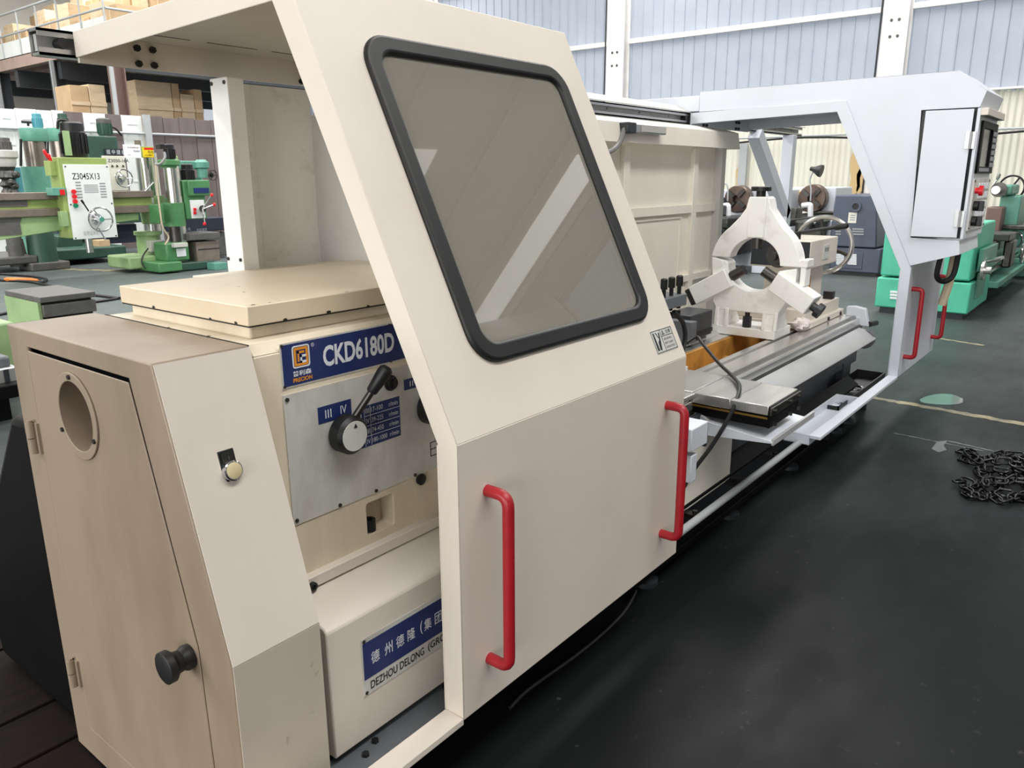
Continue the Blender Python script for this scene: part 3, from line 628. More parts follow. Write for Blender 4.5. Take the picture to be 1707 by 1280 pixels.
# nameplate
F = HY-.0015
npl = B().box(.969, 1.70, F-.0005, HY, 1.108, 1.2075).build('nameplate', 'plate_silver', LA)
B().box(.9725, 1.697, F-.0012, F, 1.1115, 1.204).build('blue_field', 'navy', npl)
text(npl, 'CKD6180D', (1.080, F-.0012, 1.136), (1, 0, 0), (0, 0, 1), .050, 'letter_white', width=.218, bold=.03)
text(npl, 'C', (1.320, F-.0012, 1.136), (1, 0, 0), (0, 0, 1), .050, 'letter_white', width=.024, bold=.03)
lg = B(); yl = F-.0012
lg.holed(1, rrect(.998, 1.044, 1.148, 1.198, .006, 3), [rrect(1.001, 1.041, 1.151, 1.195, .004, 3)], yl-.0008, yl); lg.build('logo_frame', 'letter_white', npl)
lo = B(); lo.holed(1, rrect(1.0025, 1.0395, 1.1525, 1.1935, .003, 2), [[(1.008, 1.158), (1.034, 1.158), (1.034, 1.188), (1.008, 1.188)]], yl-.0008, yl); lo.box(1.012, 1.030, yl-.0008, yl, 1.180, 1.185); lo.box(1.012, 1.016, yl-.0008, yl, 1.162, 1.185); lo.build('logo_mark', 'logo_orange', npl)
lw = B(); lw.box(1.019, 1.034, yl-.0010, yl, 1.171, 1.176); lw.box(1.019, 1.023, yl-.001, yl, 1.158, 1.176); lw.box(1.019, 1.034, yl-.001, yl, 1.158, 1.163); lw.build('logo_letter', 'letter_white', npl)
text(npl, '普利森', (.996, F-.0012, 1.130), (1, 0, 0), (0, 0, 1), .0125, 'letter_white', width=.050, bold=.02)
text(npl, 'PRECION', (.996, F-.0012, 1.117), (1, 0, 0), (0, 0, 1), .0095, 'logo_orange', width=.051, bold=.03)
text(npl, '®', (1.049, F-.0012, 1.189), (1, 0, 0), (0, 0, 1), .009, 'letter_white')
for x in (.973, 1.285, 1.69):
    for z in (1.1125, 1.203):
        q = B(); bolt(q, (x, F-.001, z), (0, -1, 0), .0035, .002); q.build('rivet', 'steel_dark', npl)
# brushed control plate
cp = B().box(.967, 1.70, HY-.0025, HY, .786, 1.094).build('control_plate', 'plate_silver', LA)
CF_ = HY-.0025
for x, z in ((.976, 1.083), (.976, .797), (1.10, .792), (1.215, .7915), (1.352, .791), (1.238, 1.086)):
    q = B(); bolt(q, (x, CF_, z), (0, -1, 0), .005, .003); q.build('screw', 'steel_dark', cp)
def gear_knob(x, z, tip=None):
    k = B().lathe((x, CF_, z), (0, -1, 0), [(0, .040), (.006, .046), (.036, .046), (.044, .038)], 32); ko = k.build('gear_knob', 'black', cp)
    B().lathe((x, CF_-.044, z), (0, -1, 0), [(0, .036), (.002, .036)], 32).build('knob_disc', 'plate_silver', ko)
    return ko
k1 = gear_knob(1.122, .970)
B().prism(1, [(1.119, .990), (1.129, .990), (1.124, 1.000)], CF_-.0475, CF_-.046).build('pointer', 'letter_black', k1)
d0 = Vector((1.140, CF_-.026, 1.008)); d1 = Vector((1.176, CF_-.05, 1.068)); dv = (d1-d0).normalized()
B().cyl(d0, d1, .0085, n=12).build('lever_rod', 'steel_dark', k1)
B().lathe(d1-dv*.004, dv, [(0, .011), (.004, .0135), (.055, .0175), (.066, .0165), (.072, .010)], 20).build('lever_grip', 'black', k1)
k2 = gear_knob(1.408, .968)
def tag_strip(x0, x1, z0, z1, s, w):
    o = B().box(x0, x1, CF_-.001, CF_, z0, z1).build('gear_tag', 'navy', cp)
    for body, fx in s: text(o, body, (x0+(x1-x0)*fx, CF_-.001, z0+(z1-z0)*.25), (1, 0, 0), (0, 0, 1), (z1-z0)*.5, 'letter_white', width=w)
tag_strip(1.055, 1.152, 1.006, 1.046, (('III', .2), ('IV', .66)), .018)
tag_strip(1.326, 1.46, 1.028, 1.056, (('II', .14), ('I', .8)), .012)
tb_ = B().box(1.173, 1.307, CF_-.001, CF_, .914, 1.018).build('speed_table', 'navy', cp)
for i in range(1, 4): B().box(1.190 if i != 2 else 1.175, 1.305, CF_-.0016, CF_-.001, .914+.026*i-.0006, .914+.026*i+.0006).build('rule', 'letter_white', tb_)
for x in (1.190, 1.209): B().box(x-.0006, x+.0006, CF_-.0016, CF_-.001, .916, 1.016).build('rule', 'letter_white', tb_)
for i, (g, rr) in enumerate((('III', '17-100'), ('IV', '39-225'), ('III', '74-450'), ('IV', '180-1000'))):
    z = 1.018-.026*(i+1)+.007
    text(tb_, g, (1.194, CF_-.001, z), (1, 0, 0), (0, 0, 1), .012, 'letter_white', width=.011)
    text(tb_, rr, (1.212, CF_-.001, z), (1, 0, 0), (0, 0, 1), .012, 'letter_white', width=.038 if i < 3 else .048)
    text(tb_, 'r/min', (1.270, CF_-.001, z), (1, 0, 0), (0, 0, 1), .012, 'letter_white', width=.030)
for g, z in (('I', .986), ('II', .934)): text(tb_, g, (1.178, CF_-.001, z), (1, 0, 0), (0, 0, 1), .014, 'letter_white', width=.003 if g == 'I' else .008)
B().lathe((1.280, CF_, 1.058), (0, -1, 0), [(0, .020), (.004, .020), (.006, .015), (.012, .015)], 24).box(1.277, 1.283, CF_-.016, CF_-.01, 1.046, 1.070).build('blanking_plug', 'black', cp)
B().lathe((1.372, HY, .773), (0, -1, 0), [(0, .015), (.008, .016), (.012, .010)], 20).build('drain_plug', 'black_rubber', hdo)
pb_ = B().holed(1, rrect(1.412, 1.44, .825, .865, .001, 1), [rrect(1.414, 1.44-.002, .827, .863, .001, 1)], CF_-.001, CF_); pb_.box(1.414, 1.44, CF_-.001, CF_, .844, .846); pb_.build('small_print_frame', 'letter_black', cp)
# ledge, chin cover and its maker's plate
B().box(.906, 2.28, 1.387, 1.45, .6255, .654).build('ledge', 'cream', LA, bevel=.002)
q = B(); q.lathe((.987, 1.385, .634), (0, -1, 0), [(0, .011), (.008, .011), (.008, .006), (.004, .006)], 18); q.build('socket_screw', 'black', LA)
ch = B().prism(0, [(1.400, .622), (1.276, .590), (1.267, .580), (1.266, .256), (1.400, .256)], .930, 2.05)
B().box(.9035, .930, 1.30, 1.40, .25, .60).build('chin_gap', 'black', LA)
cho = ch.build('chin_cover', 'cream', LA, bevel=.004)
mp = B().box(1.023, 1.62, 1.2638, 1.2662, .370, .520).build('maker_plate', 'plate_silver', LA)
B().box(1.0255, 1.617, 1.2630, 1.2640, .412, .508).build('blue_field', 'navy', mp)
for g_, x_ in (('德', 1.048), ('州', 1.090), ('德', 1.128), ('隆', 1.166), ('集', 1.224), ('团', 1.262), ('公', 1.33), ('司', 1.37)): text(mp, g_, (x_, 1.2630, .444), (1, 0, 0), (0, 0, 1), .032, 'letter_white', width=.026, bold=.006)
for g_, x_ in (('(', 1.210), (')', 1.298)): text(mp, g_, (x_, 1.2630, .441), (1, 0, 0), (0, 0, 1), .038, 'letter_white', width=.008)
text(mp, 'DEZHOU DELONG', (1.043, 1.2636, .380), (1, 0, 0), (0, 0, 1), .022, 'letter_black', width=.178, bold=.014)
text(mp, '(GROUP)', (1.235, 1.2636, .3775), (1, 0, 0), (0, 0, 1), .027, 'letter_black', width=.105, bold=.014)
for x in (1.030, 1.61):
    for z in (.377, .513):
        q = B(); bolt(q, (x, 1.2638, z), (0, -1, 0), .0045, .002); q.build('rivet', 'steel_dark', mp)
# base ledge below the chin, black pedestals
B().box(.92, 2.2, 1.19, 1.30, .215, .232).build('base_ledge', 'grey_paint', LA, bevel=.002)
for x, y in ((1.0, 1.245), (1.045, 1.262), (1.30, 1.27), (1.55, 1.25)):
    q = B(); bolt(q, (x, y, .232), (0, 0, 1), .009, .008); q.build('bolt', 'black', LA)
B().box(.93, 2.35, 1.43, 2.1, .04, .62).build('head_pedestal', 'black_sheet', LA, bevel=.01)
# hidden chuck behind the door
ck = B().lathe((1.80, 1.68, 1.07), (1, 0, 0), [(0, .16), (.04, .16), (.04, .2), (.14, .2), (.142, .19)], 40); ck.build('spindle_chuck', 'steel_dark', LA)
for a in (90, 210, 330):
    a = math.radians(a); c = Vector((1.94, 1.68+.11*math.cos(a), 1.07+.11*math.sin(a))); B().box(c.x, c.x+.06, c.y-.03, c.y+.03, c.z-.03, c.z+.03).build('chuck_jaw', 'steel_bright', LA)
# ---- bed
BX0, BX1 = 1.80, 5.38
bd = B(); bd.prism(0, [(1.40, .16), (1.40, .60), (1.565, .60), (1.565, .43), (1.785, .43), (1.785, .60), (2.02, .60), (2.02, .16)], BX0, BX1-.02); bd.build('bed_casting', 'charcoal', LA, bevel=.006)
def rail(name, pr, m, x1=BX1): return B().prism(0, pr, BX0, x1).build(name, m, LA, bevel=.0015)
rail('front_way', [(1.355, .585), (1.355, .644), (1.360, .650), (1.378, .650), (1.380, .632), (1.402, .632), (1.406, .662), (1.502, .662), (1.508, .640), (1.530, .640), (1.534, .658), (1.570, .658), (1.570, .585)], 'steel')
rail('rear_way', [(1.78, .585), (1.78, .660), (1.845, .660), (1.87, .680), (1.895, .660), (2.02, .660), (2.02, .585)], 'steel')
rail('way_side', [(1.345, .540), (1.345, .600), (1.356, .612), (1.356, .540)], 'steel_dark')
for i in range(12):
    q = B(); bolt(q, (2.95+i*.2, 1.345, .565), (0, -1, 0), .008, .005); q.build('way_bolt', 'black', LA)
B().box(BX0, BX1, 1.36, 1.40, .36, .585).build('bed_front', 'charcoal', LA, bevel=.003)
B().box(BX0, BX1-.05, 1.57, 1.78, .44, .45).build('chip_pan', 'rust_brown', LA)
B().box(BX0, BX1-.05, 1.570, 1.576, .45, .585).build('pan_wall', 'rust_brown', LA)
B().box(BX0, BX1-.05, 1.770, 1.779, .45, .652).build('pan_wall', 'rust_brown', LA)
for x in (2.4, 3.05, 4.12, 4.75): B().box(x, x+.06, 1.57, 1.77, .45, .56).build('bed_rib', 'rust_brown', LA, bevel=.01)
# lead screw cover: sloping sheet ending in a rounded nose
B().prism(0, [(1.345, .600), (1.300, .592), (1.236, .545), (1.232, .535), (1.345, .535)], 2.9, 5.30).build('screw_cover', 'grey_light', LA, bevel=.003)
B().lathe((5.28, 1.30, .530), (1, 0, 0), [(0, .062), (.05, .060), (.09, .046), (.11, .02)], 20).build('cover_nose', 'grey_paint', LA)
q = B().prism(0, [(1.30, .60), (1.33, .715), (1.40, .725), (1.45, .72), (1.45, .66), (1.39, .66), (1.36, .60)], 5.355, 5.40); q.build('way_end_bracket', 'white', LA, bevel=.006)
B().cyl((5.37, 1.30, .615), (5.47, 1.285, .612), .018, n=16).build('bracket_bolt', 'black', LA)
# pedestal of the far end, with its oval opening
ped = B().holed(1, [(2.35, .03), (5.25, .03), (5.25, .50), (2.35, .50)], [rrect(4.03, 4.12, .20, .38, .044, 6), rrect(4.78, 5.08, .14, .40, .02, 3), rrect(3.2, 3.3, .2, .38, .045, 6)], 1.355, 1.40); ped.build('pedestal_face', 'charcoal', LA, bevel=.004)
B().box(2.35, 5.25, 1.42, 2.0, .03, .42).build('pedestal_core', 'black_sheet', LA)
for x in (2.5, 3.3, 4.1, 4.9, 5.15):
    B().lathe((x, 1.33, 0), (0, 0, 1), [(0, .055), (.02, .055), (.028, .03), (.05, .03)], 20).build('levelling_pad', 'charcoal', LA)
B().box(2.35, 5.30, 1.28, 1.355, .055, .085).build('foot_plate', 'black_sheet', LA, bevel=.003)
B().prism(0, [(1.285, .25), (1.355, .30), (1.355, .285), (1.29, .235)], 2.35, 5.2).build('drip_edge', 'black_sheet', LA)
# cream front panel beneath the carriage
B().box(2.05, 3.195, 1.290, 1.312, .226, .56).build('front_panel', 'cream_brightened', LA, bevel=.003)
# lower guide tube for the doors
B().cyl((2.05, 1.205, .237), (3.88, 1.205, .237), .016, n=14).build('guide_tube', 'pipe_grey', LA)
for x in (2.3, 2.72, 3.15, 3.6):
    q = B(); q.box(x, x+.04, 1.205, 1.30, .215, .232); bolt(q, (x+.02, 1.24, .232), (0, 0, 1), .012, .014); q.build('tube_bracket', 'steel_dark', LA)
# ---- rear guard
RG = B().box(2.03, 5.65, 2.56, 2.575, .30, 1.76).build('rear_guard', 'cream_brightened', LA)
def bar(x0, x1, z0, z1, p=RG, d=.03): return B().box(x0, x1, 2.56-d, 2.561, z0, z1).build('guard_bar', 'cream_brightened', p, bevel=.003)
for px in (1043, 1158): x = aY(px, 300, 2.54)[0]; bar(x-.035, x+.035, .36, 1.74)
bar(2.70, 2.77, .36, 1.74); bar(3.45, 3.52, .36, 1.74)
B().box(5.63, 5.70, 2.50, 2.60, .30, 1.76).build('guard_edge', 'grey_guard', RG, bevel=.003)
bar(2.03, 5.63, 1.30, 1.36, d=.027); bar(5.10, 5.63, .815, .865, d=.027); bar(2.03, 5.63, .36, .42, d=.027)
fr_ = B(); fr_.holed(1, [(4.3, .36), (5.13, .36), (5.13, 1.285), (4.3, 1.285)], [[(4.31, .37), (5.115, .37), (5.115, 1.27), (4.31, 1.27)]], 2.550, 2.5605); fr_.build('access_panel', 'cream_brightened', RG)
B().box(5.095, 5.125, 2.515, 2.55, .81, .85).build('panel_catch', 'black', RG)
hd_ = B().prism(0, [(2.60, 1.90), (2.46, 1.86), (2.44, 1.745), (2.448, 1.745), (2.47, 1.853), (2.60, 1.892)], 2.03, 5.80); hd_.prism(0, [(2.60, 1.90), (2.46, 1.86), (2.44, 1.745), (2.60, 1.745)], 5.79, 5.80); hd_.build('guard_hood', 'cream_brightened', LA, bevel=.003)
# guard post and panel behind the headstock
B().box(1.60, 1.665, 2.50, 2.605, 1.0, 1.885).build('guard_post', 'white_worn', LA, bevel=.003)
for y in (2.515, 2.592):
    for z in (1.868, 1.27):
        q = B(); bolt(q, (1.60, y, z), (-1, 0, 0), .007, .004); q.build('screw', 'steel_dark', LA)
gp = B(); m_ = 10
for i in range(m_):
    a = i/m_*math.pi/2; b_ = (i+1)/m_*math.pi/2; r = .09
    gp.prism(2, [(1.668+r-r*math.cos(a)-.0, 2.515+r*math.sin(a)), (1.668+r-r*math.cos(b_), 2.515+r*math.sin(b_)), (1.668+r-r*math.cos(b_), 2.519+r*math.sin(b_)), (1.668+r-r*math.cos(a), 2.519+r*math.sin(a))], 1.0, 1.88)
gp.box(1.758, 2.02, 2.604, 2.609, 1.0, 1.88); gp.build('guard_panel', 'white_worn', LA)
B().box(2.02, 2.032, 1.95, 2.605, 1.0, 1.79).build('cross_guard', 'grey_guard', LA, bevel=.003)
B().box(1.40, 2.02, 2.06, 2.50, 1.19, 1.235).build('rear_shelf', 'cream_worn', LA, bevel=.003)
# ---- overhead rail and its end post
rl = B(); YL = 2.69
rl.box(1.092, 7.80, YL-.012, YL+.05, 1.916, 1.924); rl.box(1.092, 7.80, YL-.012, YL+.05, 1.984, 1.992); rl.box(1.092, 7.80, YL+.044, YL+.05, 1.916, 1.992); rl.box(1.092, 7.80, YL-.012, YL-.006, 1.916, 1.938); rl.box(1.092, 7.80, YL-.012, YL-.006, 1.970, 1.992)
rlo = rl.build('overhead_rail', 'aluminium', LA)
B().box(1.10, 7.79, YL+.02, YL+.04, 1.93, 1.978).build('roller_track', 'grey_light', rlo)
for x in (1.16, 2.34, 5.36, 6.5): B().cyl((x, YL+.02, 1.954), (x, YL-.02, 1.954), .016, n=16).build('rail_stop', 'black', rlo)
B().prism(0, [(YL-.02, 1.993), (YL-.02, 1.999), (YL+.10, 2.052), (YL+.10, 2.046)], 2.2, 7.86).build('rail_cover', 'grey_guard', rlo)
for i in range(10):
    x = 3.9+i*.4; q = B(); bolt(q, (x, YL-.012, 1.955), (0, -1, 0), .006, .004); bolt(q, (x, YL+.01, 2.004), (0, 0, 1), .006, .004); q.build('rail_screw', 'steel_dark', rlo)
po = B().box(7.44, 7.54, 2.63, 2.73, 0, 1.915).build('rail_post', 'white', LA, bevel=.004)
br = B(); a = Vector((6.66, 2.68, 1.90)); b_ = Vector((7.50, 2.68, 1.20)); dv = (b_-a).normalized(); nv = dv.cross(Vector((0, 1, 0))).normalized()*.05; yy = Vector((0, .05, 0))
br.add([a-nv-yy, a+nv-yy, a+nv+yy, a-nv+yy, b_-nv-yy, b_+nv-yy, b_+nv+yy, b_-nv+yy], [(0, 1, 2, 3), (7, 6, 5, 4), (0, 4, 5, 1), (1, 5, 6, 2), (2, 6, 7, 3), (3, 7, 4, 0)]); br.build('rail_brace', 'white', LA)
# work lamp under the hood
wl = thing('work_lamp', (4.36, 2.5, 1.84), 'slim grey machine work lamp hanging under the overhead rail', 'lamp')
B().box(4.18, 4.56, 2.40, 2.46, 1.80, 1.850).build('lamp_housing', 'aluminium', wl, bevel=.008)
B().box(4.24, 4.54, 2.394, 2.401, 1.808, 1.842).build('lamp_lens', 'grey_guard', wl)
B().box(4.09, 4.18, 2.395, 2.465, 1.795, 1.856).build('lamp_end', 'charcoal', wl, bevel=.006)
B().tube(spline([(4.10, 2.43, 1.82), (4.05, 2.43, 1.74), (3.95, 2.43, 1.69), (3.78, 2.44, 1.66)], 6), .014, 8).build('lamp_conduit', 'cable_grey', wl)
# ================================================================== CARRIAGE
CA = thing('lathe_carriage', (3.1, 1.4, .3), 'grey steel lathe carriage with telescopic cross-slide covers and a white drip bracket', 'lathe carriage')
CX0, CX1 = 2.902, 3.236
B().box(2.62, 3.26, 1.345, 2.06, .664, .684).build('saddle', 'steel', CA, bevel=.003)
B().box(CX0-.32, CX0-.012, 1.365, 1.60, .60, .680).build('saddle_wing', 'steel', CA, bevel=.003)
B().box(2.60, 2.635, 1.60, 1.68, .685, .72).build('wing_strip', 'white', CA)
B().box(CX0-.01, 3.26, 1.555, 1.575, .684, .700).build('wiper_strip', 'white', CA)
for i, (ya, yb, z) in enumerate(((1.355, 1.56, .690), (1.192, 1.36, .686), (1.036, 1.196, .682))):
    B().box(CX0+.004*i-.004, CX1-.004*i+.008, ya, yb, .640+.002*i, z).build('telescopic_cover', 'steel', CA, bevel=.0025)
B().box(CX0+.004, CX1-.004, 1.028, 1.036, .592, .678).build('cover_end', 'black_sheet', CA, bevel=.002)
B().box(CX0, CX1, 1.020, 1.03, .645, .676).build('end_strip', 'steel_dark', CA, bevel=.002)
for x in (CX0+.03, CX1-.13, CX1-.03):
    for z in (.608, .66):
        q = B(); bolt(q, (x, 1.022, z), (0, -1, 0), .009, .012); q.build('bolt', 'steel_dark', CA)
B().box(CX0-.001, CX0+.004, 1.036, 1.36, .630, .638).build('brass_strip', 'brass', CA)
B().box(CX0+.012, CX1-.012, 1.036, 1.36, .592, .640).build('bellows', 'black_sheet', CA)
# white sheet bracket catching the coolant below the cross slide
wb = B(); wb.prism(0, [(1.42, .590), (1.27, .575), (1.005, .548), (1.005, .538), (1.27, .518), (1.42, .515)], CX0-.012, CX0-.006)
wb.prism(0, [(1.42, .590), (1.005, .548), (1.005, .544), (1.42, .584)], CX0-.012, CX1+.06)
wb.build('drip_bracket', 'white', CA, bevel=.002)
B().box(CX0-.01, CX1+.14, 1.000, 1.010, .530, .556).build('drip_lip', 'grey_light', CA, bevel=.002)
B().box(2.56, 2.70, 1.19, 1.36, .555, .645).build('oiler_box', 'white', CA, bevel=.004)
B().box(2.695, 2.712, 1.195, 1.35, .54, .64).build('box_face', 'charcoal', CA, bevel=.003)
B().box(2.59, 2.64, 1.20, 1.27, .42, .53).build('junction_box', 'white', CA, bevel=.004)
B().box(2.70, 3.45, 1.315, 1.342, .33, .60).build('apron', 'charcoal', CA, bevel=.004)
# cross slide and tool post
B().box(2.93, 3.24, 1.58, 1.98, .686, .760).build('cross_slide', 'grey_paint', CA, bevel=.004)
GB = thing('way_box', (3.98, 1.92, .662), 'charcoal sheet-metal box sitting on the rear bed way beside the steady rest', 'box')
B().box(3.86, 4.14, 1.84, 2.0, .682, .822).build('box_shell', 'charcoal', GB, bevel=.005)
B().box(3.80, 3.86, 1.80, 1.96, .682, .80).build('box_flange', 'grey_paint', GB, bevel=.004)
B().box(3.84, 4.14, 1.835, 1.841, .70, .72).build('box_slot', 'black', GB)
B().box(3.02, 3.24, 1.66, 1.90, .760, .92).build('turret_base', 'grey_paint', CA, bevel=.004)
tp = B().box(3.02, 3.432, 1.66, 1.90, .955, 1.010).build('tool_turret', 'grey_paint', CA, bevel=.004)
B().box(3.06, 3.30, 1.70, 1.86, .92, .955).build('tool_slot', 'steel_dark', CA)
for x, y in ((3.25, 1.69), (3.325, 1.69), (3.405, 1.69), (3.07, 1.69), (3.07, 1.86), (3.25, 1.86), (3.405, 1.86)):
    b = B(); b.cyl((x, y, .94), (x, y, 1.055), .010, n=10); b.lathe((x, y, 1.048), (0, 0, 1), [(0, .017), (.045, .017), (.05, .012)], 8); b.cyl((x, y, .90), (x, y, .93), .012, n=8); b.build('clamp_bolt', 'black', tp)
B().lathe((3.15, 1.78, 1.010), (0, 0, 1), [(0, .06), (.05, .06), (.07, .045), (.08, .02)], 24).build('turret_cap', 'grey_paint', tp)
B().tube(spline([(3.30, 1.66, .94), (3.36, 1.64, .88), (3.37, 1.63, .80), (3.30, 1.62, .71)], 6), .012, 8).build('coolant_hose', 'cable_black', CA)
# loose cable hanging over the covers down to the floor side
cb = B()
pts = [pick(1133, 580, 0, 3.45), pick(1160, 562, 0, 3.55), pick(1172, 574, 0, 3.5), pick(1198, 605, 0, 3.35), pick(1222, 628, 0, 3.2), pick(1233, 645, 0, 3.05), pick(1226, 672, 0, 2.92), pick(1210, 705, 0, 2.87), pick(1185, 745, 0, 2.82), pick(1155, 785, 0, 2.75), pick(1140, 812, 0, 2.70)]
cb.tube(spline(pts, 6), .0085, 8); cb.build('cable', 'cable_black', label='black cable draped over the steel cross-slide covers', cat='cable')
# ================================================================== STEADY REST
SX = 4.283; SY, SZ = 1.681, 1.07
ST = thing('steady_rest', (SX+.08, SY, .662), 'white chipped steady rest with a big round opening and three roller arms', 'steady rest')
D = .11
def rp(r, a): return (SY-r*math.cos(math.radians(a)), SZ+r*math.sin(math.radians(a)))   # +a turns towards the back, up is 90
def arc(r, a0, a1, n=16): return [rp(r, a0+(a1-a0)*i/n) for i in range(n+1)]
ri = .148
low = [rp(.30, -2), rp(.285, -40), (1.36+.0, .90)]
# lower body: half ring flaring down into two feet
lower = [(SY-.245, SZ-.006), (SY-.245, SZ-.12), (SY-.215, .900), (SY-.165, .815), (SY-.162, .80), (SY+.20, .80), (SY+.225, .845), (SY+.235, .93), (SY+.248, SZ+.03), (SY+.16, SZ+.014)]
lower += [(SY+ri*math.cos(math.radians(a)), SZ+ri*math.sin(math.radians(a))) for a in [10-i*10 for i in range(20)]][1:19]
lb_ = B().prism(0, lower, SX, SX+D); lbo_ = lb_.build('lower_body', 'white_worn', ST, bevel=.005)
base = B().box(SX-.015, SX+.235, 1.522, 1.893, .662, .712); base.build('base', 'white_worn', ST, bevel=.004)
for y0, y1, x0, x1 in ((1.525, 1.60, SX-.005, SX+.20), (1.815, 1.885, SX-.005, SX+.2)):
    B().prism(1, [(x0, .71), (x0+.01, .82), (x1-.1, .84), (x1, .71)], y0, y1).build('foot', 'white_worn', ST, bevel=.006)
for y in (1.528, 1.595, 1.818, 1.878):
    B().prism(1, [(SX-.018, .71), (SX-.008, .815), (SX+.01, .815), (SX+.01, .71)], y-.012, y+.008).build('rib', 'white_worn', ST, bevel=.004)
b = B(); b.cyl((SX+.02, 1.70, .71), (SX+.02, 1.70, .775), .025, n=6).cyl((SX+.02, 1.70, .77), (SX+.02, 1.70, .82), .014, n=12); b.build('clamp_bolt', 'black', ST)
# upper arch
up = [(SY+.235, SZ+.03), (SY+.243, SZ+.08)]
R2 = .255
up = [(SY+R2*math.cos(math.radians(a)), SZ+R2*math.sin(math.radians(a))) for a in range(8, 54, 5)]
up += [(SY+.098, SZ+.262), (SY+.066, SZ+.31), (SY+.054, SZ+.365), (SY-.060, SZ+.365), (SY-.074, SZ+.31), (SY-.108, SZ+.262)]
up += [(SY+R2*math.cos(math.radians(a)), SZ+R2*math.sin(math.radians(a))) for a in range(128, 174, 5)]
up += [(SY-.262, SZ+.045), (SY-.30, SZ+.045), (SY-.30, SZ+.002), (SY-ri, SZ+.002)]
up += [(SY+ri*math.cos(math.radians(a)), SZ+ri*math.sin(math.radians(a))) for a in range(174, 6, -7)]
upo = B().prism(0, up, SX+.005, SX+D-.005).build('upper_arch', 'white_worn', ST, bevel=.005)
B().box(SX-.012, SX+D, SY-.052, SY+.046, SZ+.15, SZ+.372).build('quill_housing', 'white_worn', ST, bevel=.006)
B().cyl((SX+.04, SY, SZ+.09), (SX+.04, SY, SZ+.19), .032, n=20).build('roller_quill', 'steel_dark', ST)
B().lathe((SX+.04, SY, SZ+.372), (0, 0, 1), [(0, .026), (.03, .026), (.03, .055), (.052, .055), (.055, .05)], 12).build('star_knob', 'black', ST)
B().cyl((SX-.006, SY+.20, SZ-.005), (SX+.01, SY+.20, SZ-.005), .022, n=20).build('hinge_pin', 'white_worn', ST)
B().box(SX+.01, SX+.09, SY-.292, SY-.262, SZ-.10, SZ+.04).build('latch', 'white_worn', ST, bevel=.004)
for sgn, ang in ((1, 212), (-1, 328)):
    # arms leave the opening downwards to either side
    a = math.radians(ang); d = Vector((0, -math.cos(a), math.sin(a))) if sgn > 0 else Vector((0, -math.cos(a), math.sin(a)))
    d = Vector((0, sgn*.86, -.50)); o_ = Vector((SX+.02, SY, SZ)); w = Vector((0, .50*sgn, .86)); ux = Vector((1, 0, 0))
    hb = B(); hb.m = Matrix((ux, d, w)).transposed().to_4x4(); hb.m.translation = o_
    hb.box(-.055, .065, .152, .40 if sgn > 0 else .395, -.058, .055); hb.build('arm_housing', 'white_worn', ST, bevel=.006)
    q = B(); q.m = hb.m; q.cyl((0, .065, 0), (0, .17, 0), .03, n=18); q.build('roller_quill', 'steel_dark', ST)
    q = B(); q.m = hb.m
    if sgn > 0: q.box(-.045, .055, .40, .436, -.05, .05); q.build('end_cap', 'black', ST, bevel=.006)
    else:
        q.lathe((0, .39, -.005), (0, 1, 0), [(0, .024), (.035, .024), (.035, .042), (.065, .042)], 10); q.build('star_knob', 'black', ST)
# crumpled rag beside the foot
rg_ = B(); c = Vector((SX+.36, 1.50, .70)); vs = []; fs = []; NU, NV = 12, 8
for j in range(NV+1):
    for i in range(NU):
        th = math.pi*j/NV; ph = 2*math.pi*i/NU; r = .055*(1+.35*math.sin(3*ph+5*th)+random.uniform(-.12, .12))
        vs.append(c+Vector((r*math.sin(th)*math.cos(ph)*1.3, r*math.sin(th)*math.sin(ph), .038*math.cos(th)*(1+random.uniform(-.2, .2)))))
for j in range(NV):
    for i in range(NU): fs.append((j*NU+i, j*NU+(i+1) % NU, (j+1)*NU+(i+1) % NU, (j+1)*NU+i))
rg_.add(vs, fs); rg_.build('rag', 'rag', label='crumpled pale rag lying on the bed beside the steady rest', cat='rag', ang=80)
# ================================================================== TAILSTOCK
TS = thing('tailstock', (5.0, 1.68, .662), 'cream tailstock with a large ring handwheel at the end of the bed', 'tailstock')
B().box(4.69, 5.36, 1.50, 1.94, .700, .775).build('tail_base', 'cream', TS, bevel=.005)
B().box(4.66, 5.38, 1.47, 1.96, .664, .702).build('tail_shoe', 'cream', TS, bevel=.005)
B().box(4.78, 5.15, 1.56, 1.80, .775, 1.02).build('tail_column', 'cream', TS, bevel=.006)
B().box(4.80, 4.90, 1.552, 1.561, .79, .96).build('column_recess', 'rust_brown', TS)
B().box(4.69, 5.20, 1.50, 1.86, 1.02, 1.183).build('tail_body', 'cream', TS, bevel=.006)
B().box(4.684, 4.692, 1.506, 1.855, 1.03, 1.176).build('body_face', 'charcoal', TS)
B().lathe((4.70, SY, 1.095), (-1, 0, 0), [(0, .075), (.03, .075), (.03, .05), (.10, .05), (.10, .028), (.13, .022)], 28).build('quill', 'steel_dark', TS)
pl_ = B().box(4.92, 5.02, 1.494, 1.500, 1.06, 1.145).build('rating_plate', 'plate_silver', TS)
text(pl_, '尾座', (4.932, 1.494, 1.105), (1, 0, 0), (0, 0, 1), .025, 'letter_black', width=.075)
B().torus((5.31, SY-.06, 1.115), (1, 0, 0), .178, .016, 44, 10).build('handwheel_rim', 'steel', TS)
B().cyl((5.20, SY-.06, 1.115), (5.33, SY-.06, 1.115), .035, n=20).build('handwheel_hub', 'steel_dark', TS)
for a in (80, 200, 320):
    a = math.radians(a); B().cyl((5.315, SY-.06, 1.115), (5.31, SY-.06+.172*math.cos(a), 1.115+.172*math.sin(a)), .012, n=10).build('spoke', 'steel_dark', TS)
